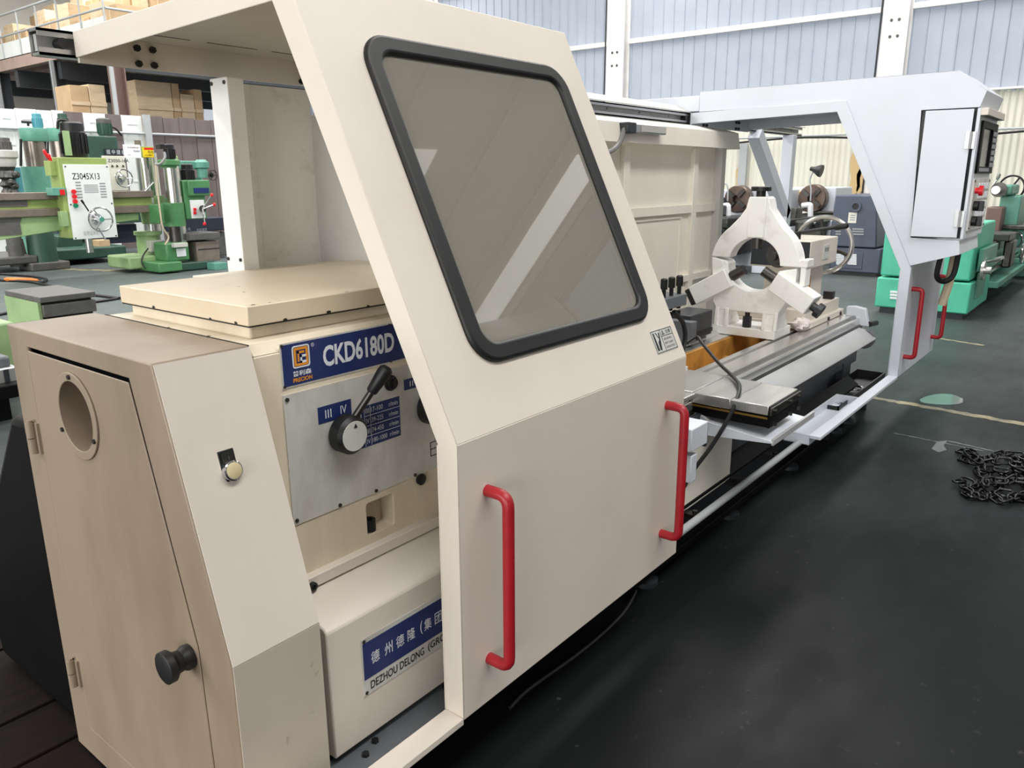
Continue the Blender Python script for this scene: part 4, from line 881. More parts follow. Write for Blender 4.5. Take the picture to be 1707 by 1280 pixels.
b = B(); b.cyl((4.80, 1.62, 1.183), (4.80, 1.62, 1.225), .018, n=12).cyl((4.79, 1.68, 1.21), (4.84, 1.40, 1.262), .011, n=10); b.lathe((4.835, 1.425, 1.257), (.05, -.28, .052), [(0, .012), (.01, .018), (.07, .018), (.08, .01)], 12); b.build('clamp_lever', 'black', TS)
for x, y, z in ((4.86, 1.51, .775), (5.26, 1.51, .775)): b = B(); b.box(x-.03, x+.03, y, y+.06, z, z+.05); b.build('clamp_nut', 'black', TS, bevel=.004)
for x in (5.05, 5.3): q = B(); bolt(q, (x, 1.47, .68), (0, -1, 0), .012, .008); q.build('screw', 'black', TS)
# drip tray at the end of the bed with a ring in it
DT = thing('drip_tray', (5.25, 1.36, .2), 'shallow black oil tray with a metal ring at the bed end', 'tray')
t_ = B(); t_.box(4.55, 5.58, 1.215, 1.40, .20, .206); t_.box(4.55, 5.58, 1.215, 1.222, .20, .262); t_.box(4.55, 5.58, 1.393, 1.40, .20, .262); t_.box(5.573, 5.58, 1.215, 1.40, .20, .262); t_.box(4.55, 4.557, 1.215, 1.40, .2, .262)
t_.build('tray_body', 'black', DT)
B().torus((5.20, 1.31, .222), (0, 0, 1), .055, .008, 28, 8).build('ring', 'steel_bright', DT)
for x in (4.7, 5.5): B().box(x, x+.04, 1.30, 1.36, 0, .2).build('tray_leg', 'black', DT)
# ================================================================== RADIAL DRILLS BEYOND THE LATHE
def seg(t, name, m, p0, p1, p2, Y0, Y1, bev=.006):
    """box part whose front face fills a pixel rectangle at depth Y0 and which reaches back to Y1"""
    x0, z0 = aY(p0, p2[1], Y0); x1, _ = aY(p1, p2[1], Y0); _, z1 = aY((p0+p1)/2, p2[0], Y0)
    return B().box(x0, x1, Y0, Y1, max(z0, 0), z1).build(name, m, t, bevel=bev)
def vcyl(t, name, m, px, y0, y1, wpx, Y, n=28, prof=None):
    x, z1 = aY(px, y0, Y); _, z0 = aY(px, y1, Y); r = abs(aY(px+wpx/2, (y0+y1)/2, Y)[0]-aY(px-wpx/2, (y0+y1)/2, Y)[0])/2
    b = B()
    if prof: b.lathe((x, Y, z0), (0, 0, 1), [(h*(z1-z0), k*r) for h, k in prof], n)
    else: b.cyl((x, Y, z0), (x, Y, z1), r, n=n)
    return b.build(name, m, t)
def motor(t, px, y0, y1, w, Y, m, fan=None):
    o = vcyl(t, 'motor', m, px, y0, y1, w, Y, 20, [(0, .92), (.08, 1), (.70, 1), (.72, .94), (.95, .92), (1, .7)])
    x, z1 = aY(px, y0, Y); _, z0 = aY(px, y1, Y); r = abs(aY(px+w/2, y0, Y)[0]-aY(px-w/2, y0, Y)[0])/2
    for i in range(14):
        a = 2*math.pi*i/14; c, s = math.cos(a), math.sin(a)
        b = B(); b.m = Matrix.Translation((x, Y, 0)) @ Matrix.Rotation(a, 4, 'Z'); b.box(r*.97, r*1.1, -r*.05, r*.05, z0+(z1-z0)*.1, z0+(z1-z0)*.66); b.build('fin', m, o)
    if fan: vcyl(t, 'fan_cover', fan, px, y0, y0+(y1-y0)*.3, w*1.06, Y, 20, [(0, 1), (.75, 1), (1, .72)])
    return o
def wheel(t, px, py, R, Y, d=.16, n=3, m='chrome', spin=0):
    x, z = aY(px, py, Y); r = R
    b = B().torus((x, Y-d, z), (0, 1, 0), r, r*.08, 32, 8).build('handwheel_rim', m, t)
    B().lathe((x, Y, z), (0, -1, 0), [(0, r*.5), (d*.35, r*.5), (d*.4, r*.28), (d*1.2, r*.22)], 20).build('wheel_hub', m, t)
    for i in range(n):
        a = spin+2*math.pi*i/n; B().cyl((x, Y-d*1.05, z), (x+r*math.cos(a), Y-d, z+r*math.sin(a)), r*.07, n=8).build('spoke', m, t)
# --- lime green drill with the white front panel: column, sleeve, arm and head
Y1 = 13.9
xb, yb = aZ(240, 449, 0)
D1 = thing('radial_drill', (xb, Y1, 0), 'lime green radial drill whose white front panel is printed Z3045X13', 'drilling machine', 'radial drills')
seg(D1, 'base', 'green_light', 217, 264, (427, 450), 13.4, 14.2, .03)
vcyl(D1, 'column_foot', 'green_light', 246, 385, 428, 37, Y1, prof=[(0, 1.25), (.08, 1.25), (.12, 1.02), (.84, .98), (.86, 1.15), (1, 1.15)])
vcyl(D1, 'column', 'steel_bright', 240, 258, 390, 27, Y1)
vcyl(D1, 'column_core', 'steel', 253, 255, 330, 14, Y1+.12)
vcyl(D1, 'column_sleeve', 'green_light', 251, 326, 373, 38, Y1, prof=[(0, .92), (.05, .95), (.1, .95), (.6, 1), (.63, 1.08), (1, 1.08)])
seg(D1, 'sleeve_clamp', 'green_light', 219, 232, (358, 368), Y1-.3, Y1-.1)
seg(D1, 'sleeve_plate', 'paper_white', 241, 257, (330, 340), Y1-.235, Y1-.22, 0)
vcyl(D1, 'column_cap', 'castiron_brown', 229, 234, 256, 10, Y1+.1)
seg(D1, 'cap_head', 'green_lime', 236, 257, (244, 262), Y1-.25, Y1+.3)
s1 = seg(D1, 'notice_board', 'paper_white', 208, 236, (241, 263), Y1-.45, Y1-.43, 0)
p = pick(212, 247, 1, Y1-.452); text(s1, '立式摇臂钻床', p, (1, 0, 0), (0, 0, 1), .025, 'red_brown', width=.2)
p = pick(223, 253, 1, Y1-.452); text(s1, 'Radial', p, (1, 0, 0), (0, 0, 1), .03, 'navy', width=.10)
p = pick(213, 259, 1, Y1-.452); text(s1, '编号', p, (1, 0, 0), (0, 0, 1), .02, 'letter_grey', width=.05)
s2 = seg(D1, 'danger_board', 'sign_yellow', 240, 257, (246, 262), Y1-.46, Y1-.44, 0)
seg(s2, 'danger_band', 'red_button', 240.5, 256.5, (246.3, 249.5), Y1-.462, Y1-.459, 0)
p = pick(246.5, 255.5, 1, Y1-.461); text(s2, '危险', p, (1, 0, 0), (0, 0, 1), .045, 'letter_black', width=.11)
p = pick(241.5, 260, 1, Y1-.461); text(s2, '小心操作', p, (1, 0, 0), (0, 0, 1), .03, 'letter_black', width=.13)
# arm
ax0 = aY(-60, 350, Y1)[0]; ax1 = aY(236, 350, Y1)[0]
def armbar(name, m, ya, yb, d0, d1, pa=-60, pb=236):
    x0, z1 = aY(60, ya, Y1+d0); _, z0 = aY(60, yb, Y1+d0); B().box(aY(pa, ya, Y1)[0], aY(pb, ya, Y1)[0], Y1+d0, Y1+d1, z0, z1).build(name, m, D1, bevel=.008)
armbar('arm_way', 'castiron_brown', 321, 333, -.42, .05)
armbar('arm_face', 'green_lime', 333, 348, -.36, .05)
armbar('arm_way', 'castiron_brown', 348, 361, -.42, .05)
x0, z0 = aY(-60, 404, Y1-.36); x1, z1 = aY(232, 366, Y1-.36); zt_ = aY(60, 361, Y1-.36)[1]
B().prism(1, [(x0, z0), (aY(0, 404, Y1-.36)[0], z0), (aY(108, 383, Y1-.36)[0], aY(108, 383, Y1-.36)[1]), (x1, z1), (x1, zt_), (x0, zt_)], Y1-.36, Y1).build('arm_web', 'green_light', D1, bevel=.01)
x0, z0 = aY(-60, 396, Y1-.365); B().prism(1, [(x0, z0), (aY(37, 396, Y1-.365)[0], z0), (aY(33, 372, Y1-.365)[0], aY(33, 372, Y1-.365)[1]), (aY(36, 363, Y1-.365)[0], zt_-.01), (x0, zt_-.01)], Y1-.372, Y1-.36).build('arm_repair', 'castiron', D1)
seg(D1, 'arm_repair', 'castiron', -60, 47, (334, 347), Y1-.372, Y1-.36, 0)
# head
YH = 13.3
hx0, hz0 = aY(108, 397, YH); hx1 = aY(179, 300, YH)[0]; hz1 = aY(140, 262, YH)[1]
pts = [aY(104, 262, YH), aY(178, 262, YH), aY(194, 395, YH), aY(122, 397, YH)]
px0 = (pts[0][0]+pts[3][0])/2; px1 = (pts[1][0]+pts[2][0])/2; zb_ = pts[2][1]; zt2 = pts[0][1]; zpt = aY(140, 274, YH)[1]
B().box(px0-.07, px1, YH, YH+.36, zb_+.02, zt2).build('head_body', 'green_lime', D1, bevel=.012)
pn = B().box(px0-.01, px1+.01, YH-.02, YH, zb_, zpt).build('front_panel', 'panel_white', D1, bevel=.004)
w_ = px1-px0; h_ = zpt-zb_
text(pn, 'Z3045X13', (px0+w_*.15, YH-.02, zpt-h_*.20), (1, 0, 0), (0, 0, 1), h_*.085, 'letter_black', width=w_*.62, bold=.01)
text(pn, '摇臂钻床使用', (px0+w_*.22, YH-.02, zb_+h_*.045), (1, 0, 0), (0, 0, 1), h_*.06, 'letter_grey', width=w_*.42)
for u, v, a, b_ in ((.2, .55, .12, .24), (.38, .62, .32, .12), (.74, .55, .14, .22)):
    for k in range(6):
        z = zb_+h_*(v+b_*k/6); o = B().box(px0+w_*u, px0+w_*(u+a), YH-.0215, YH-.02, z, z+h_*b_/6*.55).build('printed_table', 'letter_grey', pn)
for v, m in ((.64, 'red_button'), (.575, 'red_button'), (.51, 'red_button'), (.455, 'green_button')): B().cyl((px0+w_*.13, YH-.02, zb_+h_*v), (px0+w_*.13, YH-.05, zb_+h_*v), .035, n=16).build('push_button', m, pn)
for u in (.03, .97):
    for v in (.02, .47, .97): q = B(); bolt(q, (px0+w_*u, YH-.02, zb_+h_*v), (0, -1, 0), .012, .006); q.build('screw', 'black', pn)
wheel(D1, 158.5, 365, .185, YH-.02, .2)
p = pick(140, 340, 1, YH-.1); q_ = pick(148, 352, 1, YH-.1); B().cyl(q_, p, .012, n=8).lathe(p, p-q_, [(0, .012), (.02, .018), (.07, .018)], 10).build('feed_lever', 'black', D1)
p = pick(165, 380, 1, YH-.25); q_ = pick(176, 400, 1, YH-.3); B().cyl(p, q_, .014, n=8).build('capstan_handle', 'chrome', D1)
vcyl(D1, 'spindle', 'steel_bright', 147, 396, 421, 12, YH+.3)
for x_, y_ in ((79, 261), (85, 268)):
    p = pick(x_, y_, 1, YH+.1); q_ = pick(90, 280, 1, YH+.12); B().cyl(q_, p, .016, n=8).lathe(p, p-q_, [(-.02, .02), (.09, .026), (.11, .015)], 10).build('red_lever', 'red_button', D1)
seg(D1, 'lever_bracket', 'green_lime', 86, 103, (268, 293), YH+.08, YH+.3)
seg(D1, 'switch_box', 'turquoise', 89, 111, (313, 326), YH-.05, YH+.2)
seg(D1, 'switch_face', 'red_button', 101, 109, (316, 325), YH-.062, YH-.049, 0)
seg(D1, 'side_cover', 'green_light', 105, 116, (352, 378), YH-.03, YH+.1)
motor(D1, 118, 203, 262, 40, YH+.3, 'black')
seg(D1, 'motor_plate', 'green_light', 110, 121, (218, 259), YH+.055, YH+.075, 0)
p0 = pick(96, 200, 1, YH+.3); B().tube(bentpath([pick(96, 215, 1, YH+.3), pick(96, 199, 1, YH+.3), pick(112, 201, 1, YH+.3), pick(113, 210, 1, YH+.3)], .1), .02, 8).build('motor_hoop', 'black', D1)
# --- dark green drill behind it
Y2 = 16.6
D2 = thing('radial_drill', (aZ(150, 432, 0)[0], 17, 0), 'dark green radial drill with a cream panel printed Z3050-16A', 'drilling machine', 'radial drills')
seg(D2, 'base', 'green_dark', 82, 214, (413, 437), 15.6, 17.6, .03)
seg(D2, 'column_foot', 'green_dark', 98, 140, (392, 414), 16.2, 17.0, .03)
seg(D2, 'arm', 'castiron_brown', 196, 246, (326, 345), Y2+.1, Y2+.5); seg(D2, 'arm_web', 'green_dark', 120, 246, (345, 376), Y2+.15, Y2+.5)
seg(D2, 'arm_beam', 'navy_machine', 100, 232, (376, 412), Y2+.5, Y2+.8)
hd2 = seg(D2, 'head_body', 'green_dark', 156, 207, (227, 320), Y2+.03, Y2+.9, .02)
seg(D2, 'head_flank', 'green_dark', 148, 165, (230, 330), Y2+.2, Y2+.9, .02)
pn2 = seg(D2, 'front_panel', 'wall_cream', 178, 215, (260, 318), Y2-.02, Y2+.03, .006)
bx = seg(D2, 'maker_strip', 'charcoal', 176, 208, (248, 259), Y2-.01, Y2+.03, 0)
p = pick(178, 257, 1, Y2-.012); text(bx, '摇 中 捷 机', p, (1, 0, 0), (0, 0, 1), .09, 'letter_white', width=.38)
p = pick(180, 270.5, 1, Y2-.022); text(pn2, 'Z3050-16A', p, (1, 0, 0), (0, 0, 1), .065, 'letter_black', width=.43, bold=.01)
for u in (187, 195, 205): p = pick(u, 277, 1, Y2-.03); B().cyl(p, p+Vector((0, -.02, 0)), .03, n=3).build('symbol', 'steel_dark', pn2)
wheel(D2, 200, 297, .17, Y2-.02, .18)
motor(D2, 172, 197, 226, 22, Y2+.4, 'green_dark', 'castiron')
B().tube(spline([pick(182, 212, 1, Y2+.4), pick(192, 214, 1, Y2+.4), pick(203, 226, 1, Y2+.4)], 6), .02, 8).build('cable', 'cable_black', D2)
seg(D2, 'crate_block', 'carton', 166, 185, (400, 415), 15.7, 16.0)
# --- turquoise columns of two further drills
def column_drill(px, Y, label, k=1.0, cap='teal_blue', body='turquoise'):
    x, _ = aY(px, 320, Y); t = thing('radial_drill', (x, Y, 0), label, 'drilling machine', 'radial drills')
    w = 36*k
    vcyl(t, 'column', 'steel_brown', px, 226, 290, w, Y)
    vcyl(t, 'column_head', body, px, 214, 236, w*1.28, Y, prof=[(0, .94), (.1, 1), (.9, 1), (1, .96)])
    vcyl(t, 'column_sleeve', body, px+2, 278, 330, w*1.2, Y)
    z = aY(px, 330, Y)[1]; B().cyl((x, Y, 0), (x, Y, z), .24, .2, 28).build('column_foot', 'green_dark', t)
    B().box(x-.32, x+.32, Y-.3, Y+.3, 0, .14).build('base', 'castiron', t, bevel=.02)
    motor(t, px+5, 189, 214, 16, Y, cap)
    for s in (-.56, .56): p = pick(px+s*w, 232, 1, Y-.1); q = pick(px+s*w, 277, 1, Y-.1); B().cyl(p, q, .022, n=8).build('guide_hose', 'cable_black', t)
    return t
t = column_drill(55, 15.4, 'turquoise drill column with a pale blue motor beside the lime green drill')
p = pick(47, 210, 1, 15.4); B().tube([p, pick(47, 203, 1, 15.4)], .02, 8).tube([pick(36, 203, 1, 15.4), pick(52, 204, 1, 15.4)], .022, 8).build('crank', 'black', t)
seg(t, 'blue_cover', 'teal_blue', 29, 41, (279, 322), 15.05, 15.2)
column_drill(98, 17.3, 'turquoise drill column half hidden behind the black motor', .9, 'green_dark')
# --- bright green drill with tall bare column
Y3 = 13.2
xg = aY(290, 400, Y3)[0]
D3 = thing('radial_drill', (xg, Y3, 0), 'bright green radial drill with a tall polished column and red-tipped levers', 'drilling machine', 'radial drills')
bz = seg(D3, 'base', 'green_bright', 266, 306, (437, 455), 12.85, 13.6, .02)
seg(D3, 'base_bed', 'green_dark', 304, 360, (436, 452), 12.95, 13.8, .02)
seg(D3, 'column_foot', 'green_bright', 280, 318, (404, 437), 13.0, 13.45, .03)
sw = seg(D3, 'socket_box', 'grey_guard', 291, 314, (405, 413), 12.9, 13.0); seg(D3, 'socket_plate', 'paper_white', 296, 311, (414, 428), 12.985, 13.0, 0)
vcyl(D3, 'column', 'steel_bright', 285, 276, 410, 24, Y3)
vcyl(D3, 'column_lower', 'steel_dark', 292, 376, 405, 20, Y3-.02)
vcyl(D3, 'column_sleeve', 'green_bright', 287, 338, 377, 34, Y3)
vcyl(D3, 'column_cap', 'green_bright', 281, 266, 280, 33, Y3, prof=[(0, .78), (.2, .8), (.35, 1), (.9, 1), (1, .9)])
seg(D3, 'sleeve_box', 'green_bright', 266, 275, (341, 372), Y3-.3, Y3)
motor(D3, 281, 240, 266, 16, Y3, 'black'); seg(D3, 'terminal_box', 'black', 267, 275, (240, 248), Y3-.15, Y3)
B().tube(spline([pick(274, 254, 1, Y3-.2), pick(275, 263, 1, Y3-.25), pick(267, 273, 1, Y3-.25), pick(258, 274, 1, Y3-.2)], 6), .022, 8).build('flexible_hose', 'cable_grey', D3)
B().tube(spline([pick(259, 275, 1, Y3-.3), pick(263, 320, 1, Y3-.3), pick(266, 345, 1, Y3-.32), pick(271, 378, 1, Y3-.32), pick(281, 395, 1, Y3-.3), pick(275, 408, 1, Y3-.3)], 6), .014, 6).build('hanging_cable', 'duct_tan', D3)
seg(D3, 'arm', 'green_bright', 295, 330, (330, 362), Y3+.05, Y3+.4)
hx = seg(D3, 'drill_head', 'green_bright', 311, 346, (300, 366), Y3-.1, Y3+.45, .02)
seg(D3, 'head_top', 'green_bright', 316, 352, (300, 327), Y3-.16, Y3+.3, .02)
pz = seg(D3, 'blue_plate', 'navy', 324, 349, (313, 322), Y3-.172, Y3-.159, 0)
fp = seg(D3, 'front_panel', 'panel_white', 320, 343, (333, 364), Y3-.12, Y3-.1, 0)
for yy in (349, 355): seg(fp, 'push_button', 'red_button', 323.5, 328, (yy-2.5, yy+2.5), Y3-.14, Y3-.12, .004)
c = pick(338, 348, 1, Y3-.3); B().cyl(pick(338, 348, 1, Y3-.1), c, .06, n=16).build('feed_hub', 'steel_dark', D3)
for tx, ty in ((353, 325), (341, 373), (357, 341)):
    p = pick(tx, ty, 1, Y3-.35); l = B().cyl(c, p, .014, n=8).build('feed_lever', 'chrome', D3); vs = B().lathe(p-Vector((0, 0, .03)), (0, 0, 1), [(0, .01), (.01, .024), (.03, .03), (.05, .024), (.06, .01)], 12).build('lever_ball', 'red_button', l)
motor(D3, 311, 273, 306, 19, Y3+.1, 'black')
seg(D3, 'rear_arm', 'green_light', 296, 304, (260, 330), Y3+.3, Y3+.5)
p = pick(232, 328, 1, Y1-.4); q_ = pick(256, 304, 1, Y1-.4); B().cyl(p, q_, .02, n=8).build('sleeve_lever', 'chrome', D1)
ctl = seg(D1, 'control_box', 'grey_guard', 253, 278, (401, 420), Y1-.36, Y1-.2)
for x_, m in ((259, 'black'), (265, 'orange_tool'), (269, 'red_button')): p = pick(x_, 411, 1, Y1-.36); B().cyl(p, p+Vector((0, -.04, 0)), .03, n=12).build('push_button', m, ctl)
B().tube(spline([pick(247, 414, 1, Y1-.4), pick(238, 427, 1, Y1-.5), pick(237, 440, 1, Y1-.55), pick(243, 448, 1, Y1-.6)], 6), .012, 6).build('cable', 'cable_black', D1)
# --- pale turquoise bench drill and blue machine beyond
Y4 = 15.6
D4 = thing('bench_drill', (aY(325, 300, Y4)[0], Y4, 0), 'pale turquoise drilling head with a round motor behind the bright green drill', 'drilling machine')
seg(D4, 'beam', 'turquoise', 300, 333, (268, 282), Y4, Y4+.4, .02)
vcyl(D4, 'motor_dome', 'turquoise', 335, 266, 296, 22, Y4, prof=[(0, .7), (.5, .75), (.55, 1), (.85, 1), (1, .6)])
vcyl(D4, 'column', 'turquoise', 330, 296, 440, 14, Y4+.3)
seg(D4, 'base', 'castiron', 315, 350, (428, 440), Y4-.2, Y4+.6)
wheel(D4, 352, 292, .10, Y4-.1, .06, 3, 'black')
Y5 = 14.6
D5 = thing('machine_tool', (aY(345, 400, Y5)[0], Y5+.3, 0), 'low dark blue machine with pale lettering behind the bright green drill', 'machine')
bb_ = seg(D5, 'bed', 'navy_machine', 300, 380, (363, 388), Y5, Y5+.6, .02)
p = pick(307, 385, 1, Y5-.004); text(bb_, '大连', p, (1, 0, 0), (0, 0, 1), .06, 'letter_grey', width=.14)
p = pick(328, 386, 1, Y5-.004); text(bb_, '机床集团', p, (1, 0, 0), (0, 0, 1), .06, 'letter_grey', width=.22)
seg(D5, 'stand', 'castiron', 306, 380, (388, 432), Y5+.1, Y5+.7, .02)
Y6 = 13.0
D6 = thing('slotted_table', (aY(350, 410, Y6)[0], Y6, 0), 'brown cast box table with slots on the green drill base', 'box table')
seg(D6, 'table_top', 'castiron', 318, 368, (388, 401), Y6-.05, Y6+.5, .01); seg(D6, 'table_body', 'castiron_brown', 330, 368, (402, 437), Y6, Y6+.5, .01)
seg(D6, 'slot', 'chip_black', 331, 367, (414, 417), Y6-.005, Y6+.01, 0)
seg(D6, 'green_foot', 'turquoise', 359, 380, (438, 456), 12.7, 12.95)
# --- old greasy drill head at the frame edge
Y7 = 15.0
D7 = thing('drill_head', (aY(8, 300, Y7)[0], Y7, 0), 'greasy old grey drill head with an oily motor left of the turquoise column', 'drilling machine')
motor(D7, 5, 229, 252, 22, Y7, 'castiron'); vcyl(D7, 'gear_case', 'grey_guard', 8, 250, 280, 40, Y7, prof=[(0, .6), (.2, .75), (.5, .8), (.6, 1), (.95, 1), (1, .8)])
vcyl(D7, 'spindle_case', 'oily', 10, 278, 322, 34, Y7, prof=[(0, .9), (.2, .6), (.3, .95), (.5, .6), (.6, 1), (.85, .7), (1, .9)])
vcyl(D7, 'stand', 'castiron', 10, 322, 446, 26, Y7+.4)
for x_, y_ in ((24, 292), (16, 305), (22, 311)): p = pick(x_, y_, 1, Y7-.25); B().lathe(p, (.3, -1, .2), [(0, .05), (.06, .06), (.1, .03)], 10).build('fitting', 'oily', D7)
seg(D7, 'base', 'castiron', -40, 66, (429, 447), 15.2, 16.6, .03)
vcyl(D7, 'pedestal', 'castiron_brown', 31, 398, 430, 26, 15.5, prof=[(0, 1.3), (.1, 1.3), (.2, .7), (1, .5)])
# --- clutter under the arm: small turquoise machine
D8 = thing('machine_stand', (aY(58, 420, 16.4)[0], 16.6, 0), 'small turquoise machine stand under the lime green arm', 'machine')
seg(D8, 'stand_body', 'turquoise', 50, 68, (392, 424), 16.4, 16.8, .02); seg(D8, 'stand_foot', 'turquoise', 46, 80, (424, 433), 16.3, 17, .02); vcyl(D8, 'drum', 'turquoise', 64, 400, 424, 14, 16.3)
for a_, b_ in (((44, 395), (50, 425)), ((49, 392), (55, 422)), ((69, 400), (82, 392))): B().cyl(pick(*a_, 1, 16.2), pick(*b_, 1, 16.2), .02, n=6).build('lever', 'black', D8)
# --- cast slotted box table standing on the floor behind the cabinet
cx_, cy_ = 3.35, 8.7
BT = thing('slotted_box_table', (cx_, cy_, 0), 'grey cast-iron slotted box table with light green sides on the floor', 'box table')
xa, za = aY(66, 499, 8.6); xb_, _ = aY(160, 492, 8.6); zt3 = aY(100, 492, 8.6)[1]
B().box(xa, xb_, 8.6, 9.5, zt3-.06, zt3).build('table_top', 'castiron', BT, bevel=.008)
for z0, z1 in ((zt3-.21, zt3-.085), (zt3-.40, zt3-.235)): B().box(xa+.02, xb_-.01, 8.6, 9.5, z0, z1).build('slot_rib', 'castiron', BT, bevel=.006)
B().box(xa+.03, xb_-.03, 8.66, 9.45, 0, zt3-.06).build('table_core', 'chip_black', BT)
B().box(xa-.012, xa+.018, 8.64, 9.5, 0, zt3-.06).build('green_side', 'green_light', BT)
B().box(xa+.02, xb_-.01, 8.6, 9.5, 0, zt3-.42).build('table_foot', 'castiron', BT, bevel=.006)
# --- milling table at the frame edge
MT = thing('machine_bed', (1.2, 6.0, 0), 'light green and grey machine bed cut by the picture edge beside the cabinet', 'machine')
g0 = aY(-80, 600, 6.4); g1 = aY(24, 536, 6.4)
B().box(g0[0], g1[0], 6.4, 7.4, .05, g1[1]).build('green_body', 'green_light', MT, bevel=.02)
b0 = aY(30, 610, 5.7); B().box(g0[0], b0[0], 5.7, 6.4, aY(20, 640, 5.7)[1], aY(20, 612, 5.7)[1]).build('slatted_way', 'zinc', MT, bevel=.01)
for i in range(6): x_ = b0[0]-.06-i*.09; B().box(x_-.03, x_, 5.695, 5.70, aY(20, 638, 5.7)[1], aY(20, 614, 5.7)[1]).build('slat_gap', 'charcoal', MT)
B().box(g0[0], b0[0]+.03, 5.6, 6.4, aY(20, 664, 5.6)[1], aY(20, 641, 5.6)[1]).build('black_rail', 'black_sheet', MT, bevel=.01)
B().box(g0[0], b0[0]-.02, 5.75, 6.4, aY(20, 612, 5.75)[1], aY(20, 592, 5.75)[1]).build('grey_cap', 'grey_paint', MT, bevel=.02)
B().box(g0[0]+.1, b0[0]-.3, 5.75, 6.3, 0, aY(20, 664, 5.6)[1]).build('stand', 'black_sheet', MT)
# --- hoses and an air tool on the floor
def floor_cable(pts, r, label, m='cable_black', name='cable'):
    b = B(); b.tube(spline([(*aZ(x, y, r), r) for x, y in pts], 8), r, 6); b.build(name, m, label=label, cat='cable')
floor_cable([(-30, 455), (40, 459), (75, 464), (70, 470), (30, 468), (-20, 466)], .02, 'black hose looped on the floor beyond the box table', name='hose')
floor_cable([(50, 469), (90, 478), (130, 488), (170, 493), (199, 497)], .02, 'black hose running behind the slotted box table', name='hose')
floor_cable([(-20, 528), (30, 518), (60, 515)], .018, 'black cable crossing the floor left of the box table')
floor_cable([(158, 503), (180, 500), (203, 496)], .018, 'black cable on the floor between the box table and the headstock cover')
floor_cable([(1060, 985), (1040, 1020), (1000, 1060), (950, 1100), (880, 1150), (850, 1180)], .007, 'thin black cable on the dark floor under the guard door')
p0 = aZ(8, 466, .03); p1 = aZ(46, 467, .03)
AT = thing('air_tool', ((p0[0]+p1[0])/2, (p0[1]+p1[1])/2, 0), 'orange handled air tool lying on the floor by the hoses', 'tool')
B().lathe((*p0, .035), (p1[0]-p0[0], p1[1]-p0[1], 0), [(0, .02), (.05, .034), (.5, .034), (.56, .022), (.62, .018)], 12).build('grip', 'orange_tool', AT)
B().cyl((*p1, .035), (p1[0]+.18, p1[1]-.05, .03), .014, n=8).build('nozzle', 'steel_dark', AT)
# ================================================================== LATHES BEYOND THE FAR END
def xseg(t, name, m, ya, yb, za, zb, X0, X1, bev=.008): return B().box(X0, X1, min(ya, yb), max(ya, yb), za, zb).build(name, m, t, bevel=bev)
def fx(px, py, X): return aX(px, py, X)
# --- slate blue lathe end cabinet
XB = 13.2
SB = thing('lathe_cabinet', (13.6, 3.6, 0), 'slate blue lathe end cabinet with louvred vents and a round port', 'lathe')
yl0, zt = fx(1388, 325, XB); yl1, _ = fx(1460, 325, XB); yb0, zb0 = fx(1380, 455, XB); yb1, _ = fx(1463, 460, XB)
zmid = fx(1420, 412, XB)[1]
up = [(fx(1392, 330, XB)[0], zt), (fx(1450, 326, XB)[0], zt), (fx(1462, 350, XB)[0], fx(1460, 350, XB)[1]), (fx(1461, 412, XB)[0], zmid), (fx(1381, 412, XB)[0], zmid)]
B().prism(0, up, XB, XB+1.5).build('upper_cabinet', 'slate_blue', SB, bevel=.02)
lo = B().box(XB+.02, XB+1.5, yb1, fx(1382, 440, XB)[0], .06, zmid-.012).build('lower_cabinet', 'slate_blue', SB, bevel=.015)
B().box(XB+.1, XB+1.4, yb1+.05, yb0-.05, 0, .07).build('plinth', 'charcoal', SB)
y, z = fx(1427, 344, XB); B().lathe((XB, y, z), (-1, 0, 0), [(0, .085), (.03, .085), (.03, .05), (.01, .045)], 24).build('port_ring', 'slate_blue', SB); B().lathe((XB-.012, y, z), (-1, 0, 0), [(0, .05), (.004, .05)], 20).build('port_hole', 'black', SB)
xx = [fx(1415, 354, XB), fx(1427, 372, XB)]; nb = B().box(XB-.006, XB, xx[1][0], xx[0][0], xx[1][1], xx[0][1]).build('notice', 'wall_cream', SB)
for k in range(3): z = xx[1][1]+(xx[0][1]-xx[1][1])*(.25+.22*k); B().box(XB-.0075, XB-.006, xx[1][0]+.02, xx[0][0]-.03, z, z+.015).build('print_line', 'letter_grey', nb)
for py in (381.5, 385.5, 390):
    for pa, pb in ((1393, 1402), (1421, 1440)):
        a = fx(pa, py, XB); b_ = fx(pb, py, XB); B().box(XB-.01, XB, b_[0], a[0], a[1]-.012, a[1]+.012).build('louvre', 'letter_grey', SB)
a = fx(1386, 418, XB); b_ = fx(1436, 449, XB); vf = B().box(XB+.008, XB+.02, b_[0], a[0], b_[1], a[1]).build('vent_panel', 'slate_blue', SB, bevel=.006)
for k in range(7):
    for pa, pb in ((1394, 1407), (1413, 1428)):
        py = 424+k*2.6; c = fx(pa, py, XB); d = fx(pb, py, XB); B().box(XB-.006, XB+.01, d[0], c[0], c[1]-.009, c[1]+.009).build('vent_slat', 'paper_white', vf)
